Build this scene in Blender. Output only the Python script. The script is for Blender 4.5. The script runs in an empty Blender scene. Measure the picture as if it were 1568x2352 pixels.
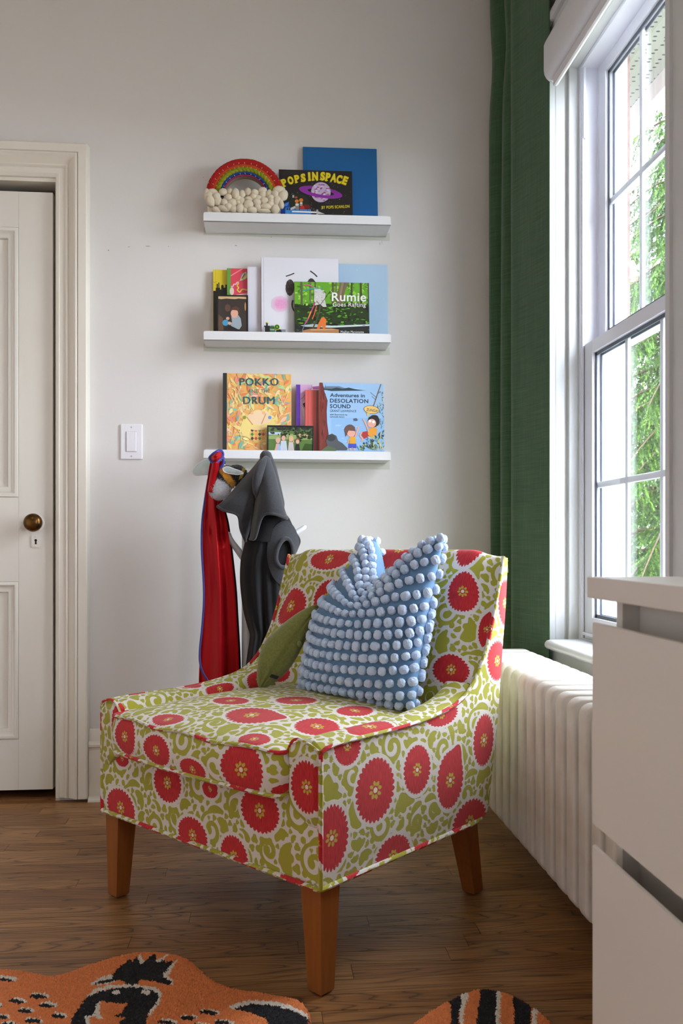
import bpy, bmesh, math, random
import numpy as np
from mathutils import Vector, Matrix, Euler, noise as mnoise

random.seed(7)
RNG = np.random.default_rng(11)
PI = math.pi
scene = bpy.context.scene
COL = scene.collection

# ------------------------------------------------------------------ camera
FPX, VPX, HORIZON = 2000.0, 603.0, 1252.0          # focal length / vanishing point of the room in the 1568x2352 frame
YAW = math.atan((784 - VPX) / FPX)                  # the camera is turned a little to the right
CAM_H = 0.8573
WALL_Y = 3.0                                        # back wall
WALL_X = 0.87                                       # right (window) wall
cam_d = bpy.data.cameras.new('camera')
cam = bpy.data.objects.new('camera', cam_d)
COL.objects.link(cam)
cam.location = (0, 0, CAM_H)
cam.rotation_euler = (PI / 2, 0, -YAW)
cam_d.sensor_width = 36.0
cam_d.sensor_fit = 'AUTO'
cam_d.lens = FPX / 2352 * 36.0
cam_d.shift_y = (HORIZON - 1176) / 2352
cam_d.clip_start = 0.02
cam_d.dof.use_dof = True
cam_d.dof.focus_distance = 2.3
cam_d.dof.aperture_fstop = 10
scene.camera = cam

# ------------------------------------------------------------------ exposure, sky, daylight
scene.view_settings.view_transform = 'Standard'
scene.view_settings.look = 'None'
scene.view_settings.exposure = 0.83
scene.view_settings.gamma = 1.0
scene.view_settings.use_curve_mapping = False

world = bpy.data.worlds.new('overcast_sky')
scene.world = world
world.use_nodes = True
wn = world.node_tree
bg = wn.nodes['Background']
bg.inputs['Color'].default_value = (0.89, 0.905, 1.0, 1)
bg.inputs['Strength'].default_value = 13.0


def portal(name, loc, rot, sx, sy):
    l = bpy.data.lights.new(name, 'AREA')
    l.shape = 'RECTANGLE'
    l.size, l.size_y = sx, sy
    l.cycles.is_portal = True
    o = bpy.data.objects.new(name, l)
    o.location = loc
    o.rotation_euler = rot
    COL.objects.link(o)


portal('window_portal', (1.10, 2.10, 1.44), (0, PI / 2, 0), 1.8, 0.86)
portal('second_window_portal', (1.10, -.62, 1.64), (0, PI / 2, 0), 1.5, 1.4)

_c, _s = math.cos(YAW), math.sin(YAW)


def proj(p):
    """world point(s) -> position in the 1568x2352 frame (used to lay prints out on surfaces)"""
    p = np.asarray(p, float)
    x, y, z = p[..., 0], p[..., 1], p[..., 2]
    zc = x * _s + y * _c
    return np.stack([784 + FPX * (x * _c - y * _s) / zc, HORIZON - FPX * (z - CAM_H) / zc], -1)


def ray(u, v):
    a = (u - 784) / FPX
    b = -(v - HORIZON) / FPX
    return np.array([a * _c + _s, -a * _s + _c, b])


def onz(u, v, z):
    d = ray(u, v)
    t = (z - CAM_H) / d[2]
    return np.array([0, 0, CAM_H]) + t * d


def ony(u, v, y):
    d = ray(u, v)
    return np.array([0, 0, CAM_H]) + d * (y / d[1])


def onx(u, v, x):
    d = ray(u, v)
    return np.array([0, 0, CAM_H]) + d * (x / d[0])


# ------------------------------------------------------------------ helpers
def lin(c):
    r = []
    for k in c[:3]:
        k = k / 255.0
        r.append(k / 12.92 if k <= 0.04045 else ((k + 0.055) / 1.055) ** 2.4)
    return (r[0], r[1], r[2], 1.0)


def new_mat(name):
    m = bpy.data.materials.new(name)
    m.use_nodes = True
    nt = m.node_tree
    return m, nt, nt.nodes['Principled BSDF']


def nd(nt, typ, **kw):
    n = nt.nodes.new(typ)
    for k, v in kw.items():
        if k.startswith('i_'):
            n.inputs[k[2:].replace('_', ' ')].default_value = v
        else:
            setattr(n, k, v)
    return n


def mat(name, c, rough=0.6, metal=0.0, var=0.0, vscale=8.0, bump=0.0, bscale=200.0, sheen=0.0, coat=0.0,
        spec=0.5, stretch=(1, 1, 1), c2=None, trans=0.0, alpha=1.0, sss=0.0, rnd=0.0, bdist=0.002):
    m, nt, b = new_mat(name)
    L = nt.links.new
    base = lin(c)
    b.inputs['Base Color'].default_value = base
    b.inputs['Roughness'].default_value = rough
    b.inputs['Metallic'].default_value = metal
    b.inputs['Specular IOR Level'].default_value = spec
    b.inputs['Sheen Weight'].default_value = sheen
    b.inputs['Coat Weight'].default_value = coat
    b.inputs['Alpha'].default_value = alpha
    if trans:
        b.inputs['Transmission Weight'].default_value = trans
    if sss:
        b.inputs['Subsurface Weight'].default_value = sss
        b.inputs['Subsurface Radius'].default_value = (0.01, 0.01, 0.01)
    if var or bump:
        tc = nd(nt, 'ShaderNodeTexCoord')
        mp = nd(nt, 'ShaderNodeMapping')
        mp.inputs['Scale'].default_value = stretch
        L(tc.outputs['Object'], mp.inputs['Vector'])
    if var or rnd:
        o = lin(c2) if c2 else tuple(k * (1 - var) for k in base[:3]) + (1,)
        mx = nd(nt, 'ShaderNodeMix', data_type='RGBA')
        mx.inputs['A'].default_value = base
        mx.inputs['B'].default_value = o
        if var:
            nz = nd(nt, 'ShaderNodeTexNoise', i_Scale=vscale, i_Detail=6.0)
            L(mp.outputs['Vector'], nz.inputs['Vector'])
            rp = nd(nt, 'ShaderNodeMapRange')
            rp.inputs['From Min'].default_value = 0.3
            rp.inputs['From Max'].default_value = 0.7
            L(nz.outputs['Fac'], rp.inputs['Value'])
            L(rp.outputs['Result'], mx.inputs['Factor'])
        else:
            oi = nd(nt, 'ShaderNodeObjectInfo')
            L(oi.outputs['Random'], mx.inputs['Factor'])
        L(mx.outputs['Result'], b.inputs['Base Color'])
    if bump:
        n2 = nd(nt, 'ShaderNodeTexNoise', i_Scale=bscale, i_Detail=4.0)
        L(mp.outputs['Vector'], n2.inputs['Vector'])
        bp = nd(nt, 'ShaderNodeBump', i_Strength=bump, i_Distance=bdist)
        L(n2.outputs['Fac'], bp.inputs['Height'])
        L(bp.outputs['Normal'], b.inputs['Normal'])
    return m


def attr_mat(name, rough=0.5, coat=0.0, bump=0.0, bscale=400, sheen=0.0):
    """flat print / dyed fibre: colour comes from the mesh's own colour attribute"""
    m, nt, b = new_mat(name)
    a = nd(nt, 'ShaderNodeAttribute', attribute_name='Col')
    nt.links.new(a.outputs['Color'], b.inputs['Base Color'])
    b.inputs['Roughness'].default_value = rough
    b.inputs['Coat Weight'].default_value = coat
    b.inputs['Sheen Weight'].default_value = sheen
    if bump:
        tc = nd(nt, 'ShaderNodeTexCoord')
        nz = nd(nt, 'ShaderNodeTexNoise', i_Scale=bscale, i_Detail=3.0)
        nt.links.new(tc.outputs['Object'], nz.inputs['Vector'])
        bp = nd(nt, 'ShaderNodeBump', i_Strength=bump, i_Distance=0.002)
        nt.links.new(nz.outputs['Fac'], bp.inputs['Height'])
        nt.links.new(bp.outputs['Normal'], b.inputs['Normal'])
    return m


def tag(o, label=None, cat=None, group=None, kind=None):
    if label: o['label'] = label
    if cat: o['category'] = cat
    if group: o['group'] = group
    if kind: o['kind'] = kind
    return o


def empty(name, loc=(0, 0, 0), rz=0.0, rx=0.0, label=None, cat=None, group=None, kind=None):
    o = bpy.data.objects.new(name, None)
    o.empty_display_size = 0.05
    o.location = loc
    o.rotation_euler = (rx, 0, rz)
    COL.objects.link(o)
    return tag(o, label, cat, group, kind)


def link(name, me, m=None, parent=None, smooth=False, loc=None, rot=None):
    if m is not None and not me.materials:
        me.materials.append(m)
    if smooth:
        me.polygons.foreach_set('use_smooth', np.ones(len(me.polygons), dtype=bool))
    o = bpy.data.objects.new(name, me)
    COL.objects.link(o)
    if parent: o.parent = parent
    if loc is not None: o.location = loc
    if rot is not None: o.rotation_euler = rot
    return o


class MB:
    """collects shapes into one mesh"""
    def __init__(s):
        s.v, s.f, s.c = [], [], []
        s.col = None

    def add(s, vs, fs, col=None):
        n = len(s.v)
        s.v += [tuple(map(float, q)) for q in vs]
        s.f += [tuple(n + i for i in f) for f in fs]
        s.c += [col if col is not None else s.col] * len(fs)
        return s

    def box(s, a, b, bev=0.0, M=None, col=None):
        (x0, y0, z0), (x1, y1, z1) = a, b
        x0, x1 = min(x0, x1), max(x0, x1); y0, y1 = min(y0, y1), max(y0, y1); z0, z1 = min(z0, z1), max(z0, z1)
        if bev > 0:
            bm = bmesh.new()
            bmesh.ops.create_cube(bm, size=1.0)
            for q in bm.verts:
                q.co = Vector(((x0 + x1) / 2 + q.co.x * (x1 - x0), (y0 + y1) / 2 + q.co.y * (y1 - y0), (z0 + z1) / 2 + q.co.z * (z1 - z0)))
            bmesh.ops.bevel(bm, geom=bm.edges[:], offset=min(bev, (x1 - x0) * .49, (y1 - y0) * .49, (z1 - z0) * .49), segments=2, affect='EDGES', profile=0.6)
            bm.verts.index_update()
            vs = [q.co.copy() for q in bm.verts]
            fs = [[q.index for q in f.verts] for f in bm.faces]
            bm.free()
        else:
            vs = [Vector(q) for q in ((x0, y0, z0), (x1, y0, z0), (x1, y1, z0), (x0, y1, z0), (x0, y0, z1), (x1, y0, z1), (x1, y1, z1), (x0, y1, z1))]
            fs = [(0, 3, 2, 1), (4, 5, 6, 7), (0, 1, 5, 4), (1, 2, 6, 5), (2, 3, 7, 6), (3, 0, 4, 7)]
        if M is not None: vs = [M @ q for q in vs]
        return s.add(vs, fs, col)

    def tube(s, pts, r, seg=8, cap=True, col=None, closed=False, flat=1.0):
        pts = [Vector(p) for p in pts]
        n = len(pts)
        rs = r if hasattr(r, '__len__') else [r] * n
        vs, fs = [], []
        up = None
        for i, p in enumerate(pts):
            if closed: t = pts[(i + 1) % n] - pts[i - 1]
            else: t = pts[min(i + 1, n - 1)] - pts[max(i - 1, 0)]
            if t.length < 1e-9: t = Vector((0, 0, 1))
            t.normalize()
            if up is None:
                up = Vector((0, 0, 1)) if abs(t.z) < 0.9 else Vector((0, 1, 0))
            a = (up - t * up.dot(t))
            if a.length < 1e-6: a = t.orthogonal()
            a.normalize(); b = t.cross(a); up = a
            for k in range(seg):
                th = 2 * PI * k / seg
                vs.append(p + a * math.cos(th) * rs[i] + b * math.sin(th) * rs[i] * flat)
        m = n if closed else n - 1
        for i in range(m):
            j = (i + 1) % n
            for k in range(seg):
                l = (k + 1) % seg
                fs.append((i * seg + k, i * seg + l, j * seg + l, j * seg + k))
        if cap and not closed:
            fs.append(tuple(reversed(range(seg))))
            fs.append(tuple((n - 1) * seg + k for k in range(seg)))
        return s.add(vs, fs, col)

    def lathe(s, prof, seg=24, M=None, col=None):
        """prof: (radius, height) pairs around z"""
        vs, fs = [], []
        for r, h in prof:
            for k in range(seg):
                th = 2 * PI * k / seg
                vs.append(Vector((r * math.cos(th), r * math.sin(th), h)))
        for i in range(len(prof) - 1):
            for k in range(seg):
                l = (k + 1) % seg
                fs.append((i * seg + k, i * seg + l, (i + 1) * seg + l, (i + 1) * seg + k))
        fs.append(tuple(reversed(range(seg))))
        fs.append(tuple((len(prof) - 1) * seg + k for k in range(seg)))
        if M is not None: vs = [M @ q for q in vs]
        return s.add(vs, fs, col)

    def ball(s, c, r, seg=12, rings=8, M=None, col=None, jit=0.0):
        rx, ry, rz = r if hasattr(r, '__len__') else (r, r, r)
        vs, fs = [], []
        for i in range(rings + 1):
            ph = PI * i / rings
            for k in range(seg):
                th = 2 * PI * k / seg
                j = 1 + (random.random() - .5) * jit
                q = Vector((rx * j * math.sin(ph) * math.cos(th), ry * j * math.sin(ph) * math.sin(th), rz * j * math.cos(ph)))
                if M is not None: q = M @ q
                vs.append(q + Vector(c))
        for i in range(rings):
            for k in range(seg):
                l = (k + 1) % seg
                fs.append((i * seg + k, (i + 1) * seg + k, (i + 1) * seg + l, i * seg + l))
        return s.add(vs, fs, col)

    def prism(s, poly, d, col=None):
        """poly: list of 3D points (planar), d: extrusion vector"""
        n = len(poly)
        d = Vector(d)
        vs = [Vector(p) for p in poly] + [Vector(p) + d for p in poly]
        fs = [tuple(range(n))[::-1], tuple(range(n, 2 * n))] + [(i, (i + 1) % n, n + (i + 1) % n, n + i) for i in range(n)]
        return s.add(vs, fs, col)

    def mesh(s, name):
        me = bpy.data.meshes.new(name)
        me.from_pydata(s.v, [], s.f)
        if any(c is not None for c in s.c):
            at = me.color_attributes.new('Col', 'FLOAT_COLOR', 'CORNER')
            arr = []
            for p, c in zip(s.f, s.c):
                arr += list(lin(c or (200, 200, 200))) * len(p)
            at.data.foreach_set('color', np.array(arr, dtype=np.float32))
        me.update()
        return me

    def build(s, name, m, parent=None, smooth=False, loc=None, rot=None):
        me = s.mesh(name)
        bm = bmesh.new(); bm.from_mesh(me)
        bmesh.ops.recalc_face_normals(bm, faces=bm.faces[:])
        bm.to_mesh(me); bm.free()
        o = link(name, me, m, parent, False, loc, rot)
        if smooth:
            me.polygons.foreach_set('use_smooth', np.ones(len(me.polygons), dtype=bool))
            if smooth == 'auto':
                me.set_sharp_from_angle(angle=math.radians(40))
        return o


def grid_mesh(name, pts, closed_u=False, attrs=None):
    """pts: (n,m,3) array -> grid mesh; attrs: dict of (n,m) or (n,m,3) arrays"""
    pts = np.asarray(pts, float)
    n, m = pts.shape[:2]
    idx = np.arange(n * m).reshape(n, m)
    if closed_u: idx = np.vstack([idx, idx[:1]])
    a, b, c, d = idx[:-1, :-1], idx[1:, :-1], idx[1:, 1:], idx[:-1, 1:]
    q = np.stack([a, b, c, d], -1).reshape(-1, 4)
    me = bpy.data.meshes.new(name)
    me.vertices.add(n * m)
    me.vertices.foreach_set('co', pts.reshape(-1).astype(np.float32))
    me.loops.add(q.size)
    me.loops.foreach_set('vertex_index', q.reshape(-1).astype(np.int32))
    me.polygons.add(len(q))
    me.polygons.foreach_set('loop_start', np.arange(0, q.size, 4, dtype=np.int32))
    me.polygons.foreach_set('use_smooth', np.ones(len(q), dtype=bool))
    me.update(calc_edges=True)
    for k, v in (attrs or {}).items():
        v = np.asarray(v, np.float32)
        if v.ndim == 3:
            at = me.attributes.new(k, 'FLOAT_VECTOR', 'POINT'); at.data.foreach_set('vector', v.reshape(-1))
        else:
            at = me.attributes.new(k, 'FLOAT', 'POINT'); at.data.foreach_set('value', v.reshape(-1))
    return me


def smooth01(x):
    x = np.clip(x, 0, 1)
    return x * x * (3 - 2 * x)


def catmull(pts, n):
    """resample a polyline smoothly to n points (any dimension)"""
    P = np.asarray(pts, float)
    P = np.vstack([2 * P[0] - P[1], P, 2 * P[-1] - P[-2]])
    out = []
    for t in np.linspace(0, len(P) - 3 - 1e-9, n):
        i = int(t); f = t - i
        p0, p1, p2, p3 = P[i], P[i + 1], P[i + 2], P[i + 3]
        out.append(0.5 * ((2 * p1) + (-p0 + p2) * f + (2 * p0 - 5 * p1 + 4 * p2 - p3) * f * f + (-p0 + 3 * p1 - 3 * p2 + p3) * f ** 3))
    return np.array(out)


def resample(pts, n):
    P = np.asarray(pts, float)
    d = np.concatenate([[0], np.cumsum(np.linalg.norm(np.diff(P, axis=0), axis=1))])
    t = np.linspace(0, d[-1], n)
    return np.stack([np.interp(t, d, P[:, k]) for k in range(P.shape[1])], -1)


def text_mesh(txt, size=1.0, bold=0.0, shear=0.0, space=1.0):
    cu = bpy.data.curves.new('lettering', 'FONT')
    cu.body = txt
    cu.size = size
    cu.offset = bold
    cu.shear = shear
    cu.space_character = space
    cu.resolution_u = 3
    o = bpy.data.objects.new('lettering', cu)
    COL.objects.link(o)
    dg = bpy.context.evaluated_depsgraph_get()
    dg.update()
    me = bpy.data.meshes.new_from_object(o.evaluated_get(dg))
    bpy.data.objects.remove(o)
    bpy.data.curves.remove(cu)
    vs = np.array([v.co[:] for v in me.vertices]).reshape(-1, 3)
    fs = [tuple(p.vertices) for p in me.polygons]
    bpy.data.meshes.remove(me)
    return vs, fs

# ------------------------------------------------------------------ materials of the room
M_WALL = mat('wall_paint', (228, 225, 221), 0.72, var=0.03, vscale=1.3, bump=0.10, bscale=140)
M_CEIL = mat('ceiling_paint', (236, 234, 230), 0.85)
M_TRIM = mat('trim_paint', (236, 230, 217), 0.38, var=0.03, vscale=3, bump=0.03, bscale=30)
M_DOOR = mat('door_paint', (232, 228, 217), 0.42, var=0.03, vscale=2.5, bump=0.08, bscale=45, stretch=(3, 1, .6))
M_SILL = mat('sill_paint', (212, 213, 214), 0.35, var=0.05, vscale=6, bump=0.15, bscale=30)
M_VINYL = mat('white_vinyl', (232, 233, 244), 0.3)
M_DARK = mat('dark_gap', (22, 18, 14), 0.9)
M_RUBBER = mat('glazing_gasket', (88, 96, 108), 0.5)
M_BRICK = mat('brick', (122, 98, 90), 0.9, var=0.45, vscale=40, bump=0.8, bscale=90)
M_EXTWHITE = mat('exterior_white_trim', (240, 241, 243), 0.5)


def make_floor_mat():
    m, nt, b = new_mat('oak_strip')
    L = nt.links.new
    g = nd(nt, 'ShaderNodeNewGeometry')
    oi = nd(nt, 'ShaderNodeObjectInfo')
    off = nd(nt, 'ShaderNodeCombineXYZ')
    r1 = nd(nt, 'ShaderNodeMath', operation='MULTIPLY'); r1.inputs[1].default_value = 37.0
    r2 = nd(nt, 'ShaderNodeMath', operation='MULTIPLY'); r2.inputs[1].default_value = 91.0
    L(oi.outputs['Random'], r1.inputs[0]); L(oi.outputs['Random'], r2.inputs[0])
    L(r1.outputs[0], off.inputs['X']); L(r2.outputs[0], off.inputs['Y']); L(r1.outputs[0], off.inputs['Z'])
    add = nd(nt, 'ShaderNodeVectorMath', operation='ADD')
    L(g.outputs['Position'], add.inputs[0]); L(off.outputs[0], add.inputs[1])
    # cathedral grain: stretched noise contour lines
    mp = nd(nt, 'ShaderNodeMapping'); mp.inputs['Scale'].default_value = (1.1, 11, 3)
    L(add.outputs[0], mp.inputs['Vector'])
    n1 = nd(nt, 'ShaderNodeTexNoise', i_Scale=1.15, i_Detail=1.6, i_Roughness=0.45)
    L(mp.outputs[0], n1.inputs['Vector'])
    mul = nd(nt, 'ShaderNodeMath', operation='MULTIPLY'); mul.inputs[1].default_value = 20.0
    L(n1.outputs['Fac'], mul.inputs[0])
    fr = nd(nt, 'ShaderNodeMath', operation='FRACT'); L(mul.outputs[0], fr.inputs[0])
    ramp = nd(nt, 'ShaderNodeValToRGB')
    e = ramp.color_ramp.elements
    e[0].position = 0.0; e[0].color = (1, 1, 1, 1)
    e[1].position = 0.22; e[1].color = (0.10, 0.10, 0.10, 1)
    x = e.new(0.55); x.color = (0, 0, 0, 1)
    x = e.new(0.93); x.color = (0.35, 0.35, 0.35, 1)
    L(fr.outputs[0], ramp.inputs[0])
    # fine pores
    mp2 = nd(nt, 'ShaderNodeMapping'); mp2.inputs['Scale'].default_value = (7, 300, 40)
    L(add.outputs[0], mp2.inputs['Vector'])
    n2 = nd(nt, 'ShaderNodeTexNoise', i_Scale=1.0, i_Detail=3.0, i_Roughness=0.6)
    L(mp2.outputs[0], n2.inputs['Vector'])
    pr = nd(nt, 'ShaderNodeMapRange'); pr.inputs['From Min'].default_value = .42; pr.inputs['From Max'].default_value = .68
    L(n2.outputs['Fac'], pr.inputs['Value'])
    # tone per board
    tone = nd(nt, 'ShaderNodeMix', data_type='RGBA')
    tone.inputs['A'].default_value = lin((186, 136, 84)); tone.inputs['B'].default_value = lin((150, 102, 58))
    L(oi.outputs['Random'], tone.inputs['Factor'])
    c1 = nd(nt, 'ShaderNodeMix', data_type='RGBA'); c1.inputs['B'].default_value = lin((70, 45, 31))
    mf = nd(nt, 'ShaderNodeMath', operation='MULTIPLY'); mf.inputs[1].default_value = 0.55
    L(pr.outputs[0], mf.inputs[0]); L(mf.outputs[0], c1.inputs['Factor']); L(tone.outputs['Result'], c1.inputs['A'])
    c2 = nd(nt, 'ShaderNodeMix', data_type='RGBA'); c2.inputs['B'].default_value = lin((52, 33, 24))
    mf2 = nd(nt, 'ShaderNodeMath', operation='MULTIPLY'); mf2.inputs[1].default_value = 0.85
    L(ramp.outputs[0], mf2.inputs[0]); L(mf2.outputs[0], c2.inputs['Factor']); L(c1.outputs['Result'], c2.inputs['A'])
    L(c2.outputs['Result'], b.inputs['Base Color'])
    b.inputs['Roughness'].default_value = 0.38
    b.inputs['Specular IOR Level'].default_value = 0.4
    bp = nd(nt, 'ShaderNodeBump', i_Strength=0.25, i_Distance=0.0006); bp.invert = True
    L(n2.outputs['Fac'], bp.inputs['Height']); L(bp.outputs[0], b.inputs['Normal'])
    return m


M_OAK = make_floor_mat()

# ------------------------------------------------------------------ floor: sub-floor slab + oak strips
XL, YF, ZC = -2.5, -2.3, 2.95
floor = MB().box((XL - .1, YF - .1, -0.10), (WALL_X + .1, 3.25, -0.0125)).build('floor', M_DARK)
tag(floor, 'brown oak strip floor running along the back wall', kind='structure')
unit = MB().box((0, 0, -0.0125), (1, 1, 0.0)).mesh('plank')
unit.materials.append(M_OAK)
row_w = 0.0572
y = 3.2
joints = {}
row = 0
while y > 0.95:
    x = XL + random.uniform(-.9, -.1)
    while x < WALL_X:
        ln = random.choice([.38, .5, .62, .75, .9, 1.05, 1.2]) * random.uniform(.9, 1.1)
        x1 = min(x + ln, WALL_X)
        if WALL_X - x1 < .12: x1 = WALL_X
        x0 = max(x, XL)
        if x1 > XL + .02 and x1 - x0 > .02:
            o = bpy.data.objects.new('plank', unit)
            COL.objects.link(o)
            o.parent = floor
            o.location = (x0 + .0004, y - row_w + .0004, random.uniform(-.0003, .0003))
            o.scale = (x1 - x0 - .0010, row_w - .0010, 1)
        x = x1 if x1 < WALL_X else WALL_X + 1
    y -= row_w
    row += 1
# the boards go on behind the camera (one piece, nothing of it is in view)
rest = MB()
yy = y
while yy > YF:
    rest.box((XL, yy - row_w + .0005, -.0125), (WALL_X, yy - .0005, 0))
    yy -= row_w
tag(rest.build('plank_field', M_OAK, floor), kind='stuff')

# ------------------------------------------------------------------ walls and ceiling
DX0, DX1, DZ = -1.56, -0.690, 2.088          # door opening
wb = MB()
wb.box((DX1, WALL_Y, 0), (WALL_X + .2, WALL_Y + .16, ZC))
wb.box((DX0, WALL_Y, DZ), (DX1, WALL_Y + .16, ZC))
wb.box((XL - .1, WALL_Y, 0), (DX0, WALL_Y + .16, ZC))
wall_back = tag(wb.build('wall_back', M_WALL), 'off white painted wall behind the armchair', kind='structure')
hall = MB().box((DX0 - .3, WALL_Y + .9, -.1), (DX1 + .3, WALL_Y + 1.0, ZC))
hall.box((DX0 - .35, WALL_Y + .16, -.1), (DX0 - .3, WALL_Y + 1.0, ZC)); hall.box((DX1 + .3, WALL_Y + .16, -.1), (DX1 + .35, WALL_Y + 1.0, ZC))
hall.box((DX0 - .35, WALL_Y + .1, ZC), (DX1 + .35, WALL_Y + 1.0, ZC + .1)); hall.box((DX0 - .35, WALL_Y + .24, -.1), (DX1 + .35, WALL_Y + 1.0, -.01))
tag(hall.build('wall_hall', mat('unlit_hallway', (92, 74, 58), .9)), 'dim hallway beyond the door', kind='structure')

WY0, WY1, WZ0, WZ1 = 1.745, 2.535, 0.556, 2.295     # window opening
SY0, SY1 = -1.30, 0.05                             # second window, behind the camera
wr = MB()
X1 = 1.05


def wall_with_holes(mb, x0, x1, holes, y0, y1):
    ys = sorted(holes)
    cur = y0
    for a, b in ys:
        mb.box((x0, cur, 0), (x1, a, ZC))
        mb.box((x0, a, 0), (x1, b, WZ0 if a > 1 else .93)); mb.box((x0, a, WZ1), (x1, b, ZC))
        cur = b
    mb.box((x0, cur, 0), (x1, y1, ZC))


wall_with_holes(wr, WALL_X, X1, [(WY0, WY1), (SY0, SY1)], YF - .1, WALL_Y)
tag(wr.build('wall_right', M_WALL), 'off white window wall on the right', kind='structure')
tag(MB().box((XL - .12, YF - .1, 0), (XL, WALL_Y, ZC)).build('wall_left', M_WALL), 'off white wall on the left', kind='structure')
wf = MB()
wf.box((XL, YF - .12, 0), (WALL_X, YF, ZC))
tag(wf.build('wall_front', M_WALL), 'off white wall behind the camera', kind='structure')
tag(MB().box((XL - .1, YF - .1, ZC), (X1, WALL_Y + .1, ZC + .1)).build('ceiling', M_CEIL), 'white ceiling', kind='structure')

# nail holes and scuffs on the back wall
for (u, v, w, h, c) in [(249, 575, 2.2, 2.6, (96, 84, 74)), (296, 567, 5, 1.5, (176, 160, 148)), (340, 565.5, 12, 1.2, (150, 132, 120)),
                        (387, 566, 2, 1.5, (150, 140, 130)), (622.5, 544, 3, 2.6, (88, 80, 70)), (542, 564, 5, 1.6, (140, 126, 116)),
                        (872, 560, 1.2, 9, (160, 166, 170)), (877, 556, 1.0, 12, (170, 176, 178)), (467, 407, 3, 1.2, (170, 156, 150))]:
    p = ony(u, v, WALL_Y); k = 1.5e-3 / 2
    mk = MB()
    n = 7
    poly = [(p[0] + w * k * math.cos(2 * PI * i / n) * random.uniform(.75, 1.1), WALL_Y, p[2] + h * k * math.sin(2 * PI * i / n) * random.uniform(.75, 1.1)) for i in range(n)]
    mk.prism(poly, (0, -.0006, 0))
    mk.build('scuff_mark', mat('scuff', c, .9), wall_back)


# ------------------------------------------------------------------ mouldings
def mitred(mb, prof, corners, inward):
    """sweep a profile [(offset outward from the opening, projection)] along corner points in the wall plane.
    corners: list of (a, b) plane coordinates; inward: function (a, b, off_a, off_b, proj) -> xyz"""
    rings = []
    n = len(corners)
    for i, (a, b) in enumerate(corners):
        ring = []
        for off, pr in prof:
            if i == 0: da, db = normals[0][0] * off, normals[0][1] * off
            elif i == n - 1: da, db = normals[-1][0] * off, normals[-1][1] * off
            else:
                n0, n1 = normals[i - 1], normals[i]
                da, db = (n0[0] + n1[0]) * off, (n0[1] + n1[1]) * off
            ring.append(inward(a + da, b + db, pr))
        rings.append(ring)
    m = len(prof)
    vs = [q for r in rings for q in r]
    fs = []
    for i in range(n - 1):
        for k in range(m - 1):
            fs.append((i * m + k, i * m + k + 1, (i + 1) * m + k + 1, (i + 1) * m + k))
    fs.append(tuple(range(m))); fs.append(tuple((n - 1) * m + k for k in range(m))[::-1])
    mb.add(vs, fs)


# door casing: stepped and moulded
casing_prof = [(0, .0), (0, .012), (.004, .016), (.012, .018), (.014, .014), (.030, .014), (.033, .019), (.037, .021), (.041, .019),
               (.043, .015), (.046, .018), (.060, .030), (.066, .036), (.070, .038), (.074, .036), (.076, .030), (.079, .036), (.104, .036), (.108, .032), (.110, .0)]
normals = [(1, 0), (0, 1), (-1, 0)]
mb = MB()
mitred(mb, casing_prof, [(DX1, 0.012), (DX1, DZ), (DX0, DZ), (DX0, 0.012)], lambda a, b, p: (a, WALL_Y - p, b))
trim1 = tag(mb.build('trim_1', M_TRIM, smooth='auto'), 'cream painted moulded door casing', kind='structure')
st = MB()   # jamb lining and stop
st.box((DX1 - .002, WALL_Y - .002, 0), (DX1 + .012, WALL_Y + .16, DZ))
st.box((DX0 - .012, WALL_Y - .002, 0), (DX0 + .002, WALL_Y + .16, DZ))
st.box((DX0, WALL_Y - .002, DZ - .012), (DX1, WALL_Y + .16, DZ + .01))
st.build('jamb', M_TRIM, trim1)

# baseboard with cap moulding
bprof = [(0, 0), (0, .020), (.165, .020), (.168, .016), (.176, .016), (.182, .026), (.190, .028), (.196, .024), (.200, .016), (.232, .013), (.240, .006), (.240, 0)]
bb = MB()
xa, xb = DX1 + .110, WALL_X
vs = [(xa, WALL_Y - p, z + .0) for z, p in bprof] + [(xb, WALL_Y - p, z + .0) for z, p in bprof]
m_ = len(bprof)
bb.add(vs, [(k, k + 1, m_ + k + 1, m_ + k) for k in range(m_ - 1)] + [tuple(range(m_)), tuple(range(m_, 2 * m_))])
tag(bb.build('baseboard_back', M_TRIM, smooth='auto'), 'tall white baseboard with moulded cap', kind='structure')
sh = MB()
qr = [(0, 0), (.016, 0), (.0155, .006), (.012, .012), (.006, .0155), (0, .016)]
vs = [(xa, WALL_Y - .02 - a, b) for a, b in qr] + [(xb, WALL_Y - .02 - a, b) for a, b in qr]
sh.add(vs, [(k, k + 1, 6 + k + 1, 6 + k) for k in range(5)] + [tuple(range(6)), tuple(range(6, 12))])
tag(sh.build('trim_3', M_TRIM), 'white quarter-round shoe along the baseboard', kind='structure')
bb2 = MB()
bb2.box((WALL_X - .018, YF, 0), (WALL_X, WALL_Y, .2))
tag(bb2.build('baseboard_right', M_TRIM), 'white baseboard under the window', kind='structure')
bb3 = MB(); bb3.box((XL, YF, 0), (XL + .018, WALL_Y, .2))
tag(bb3.build('baseboard_left', M_TRIM), 'white baseboard on the left wall', kind='structure')

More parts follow.
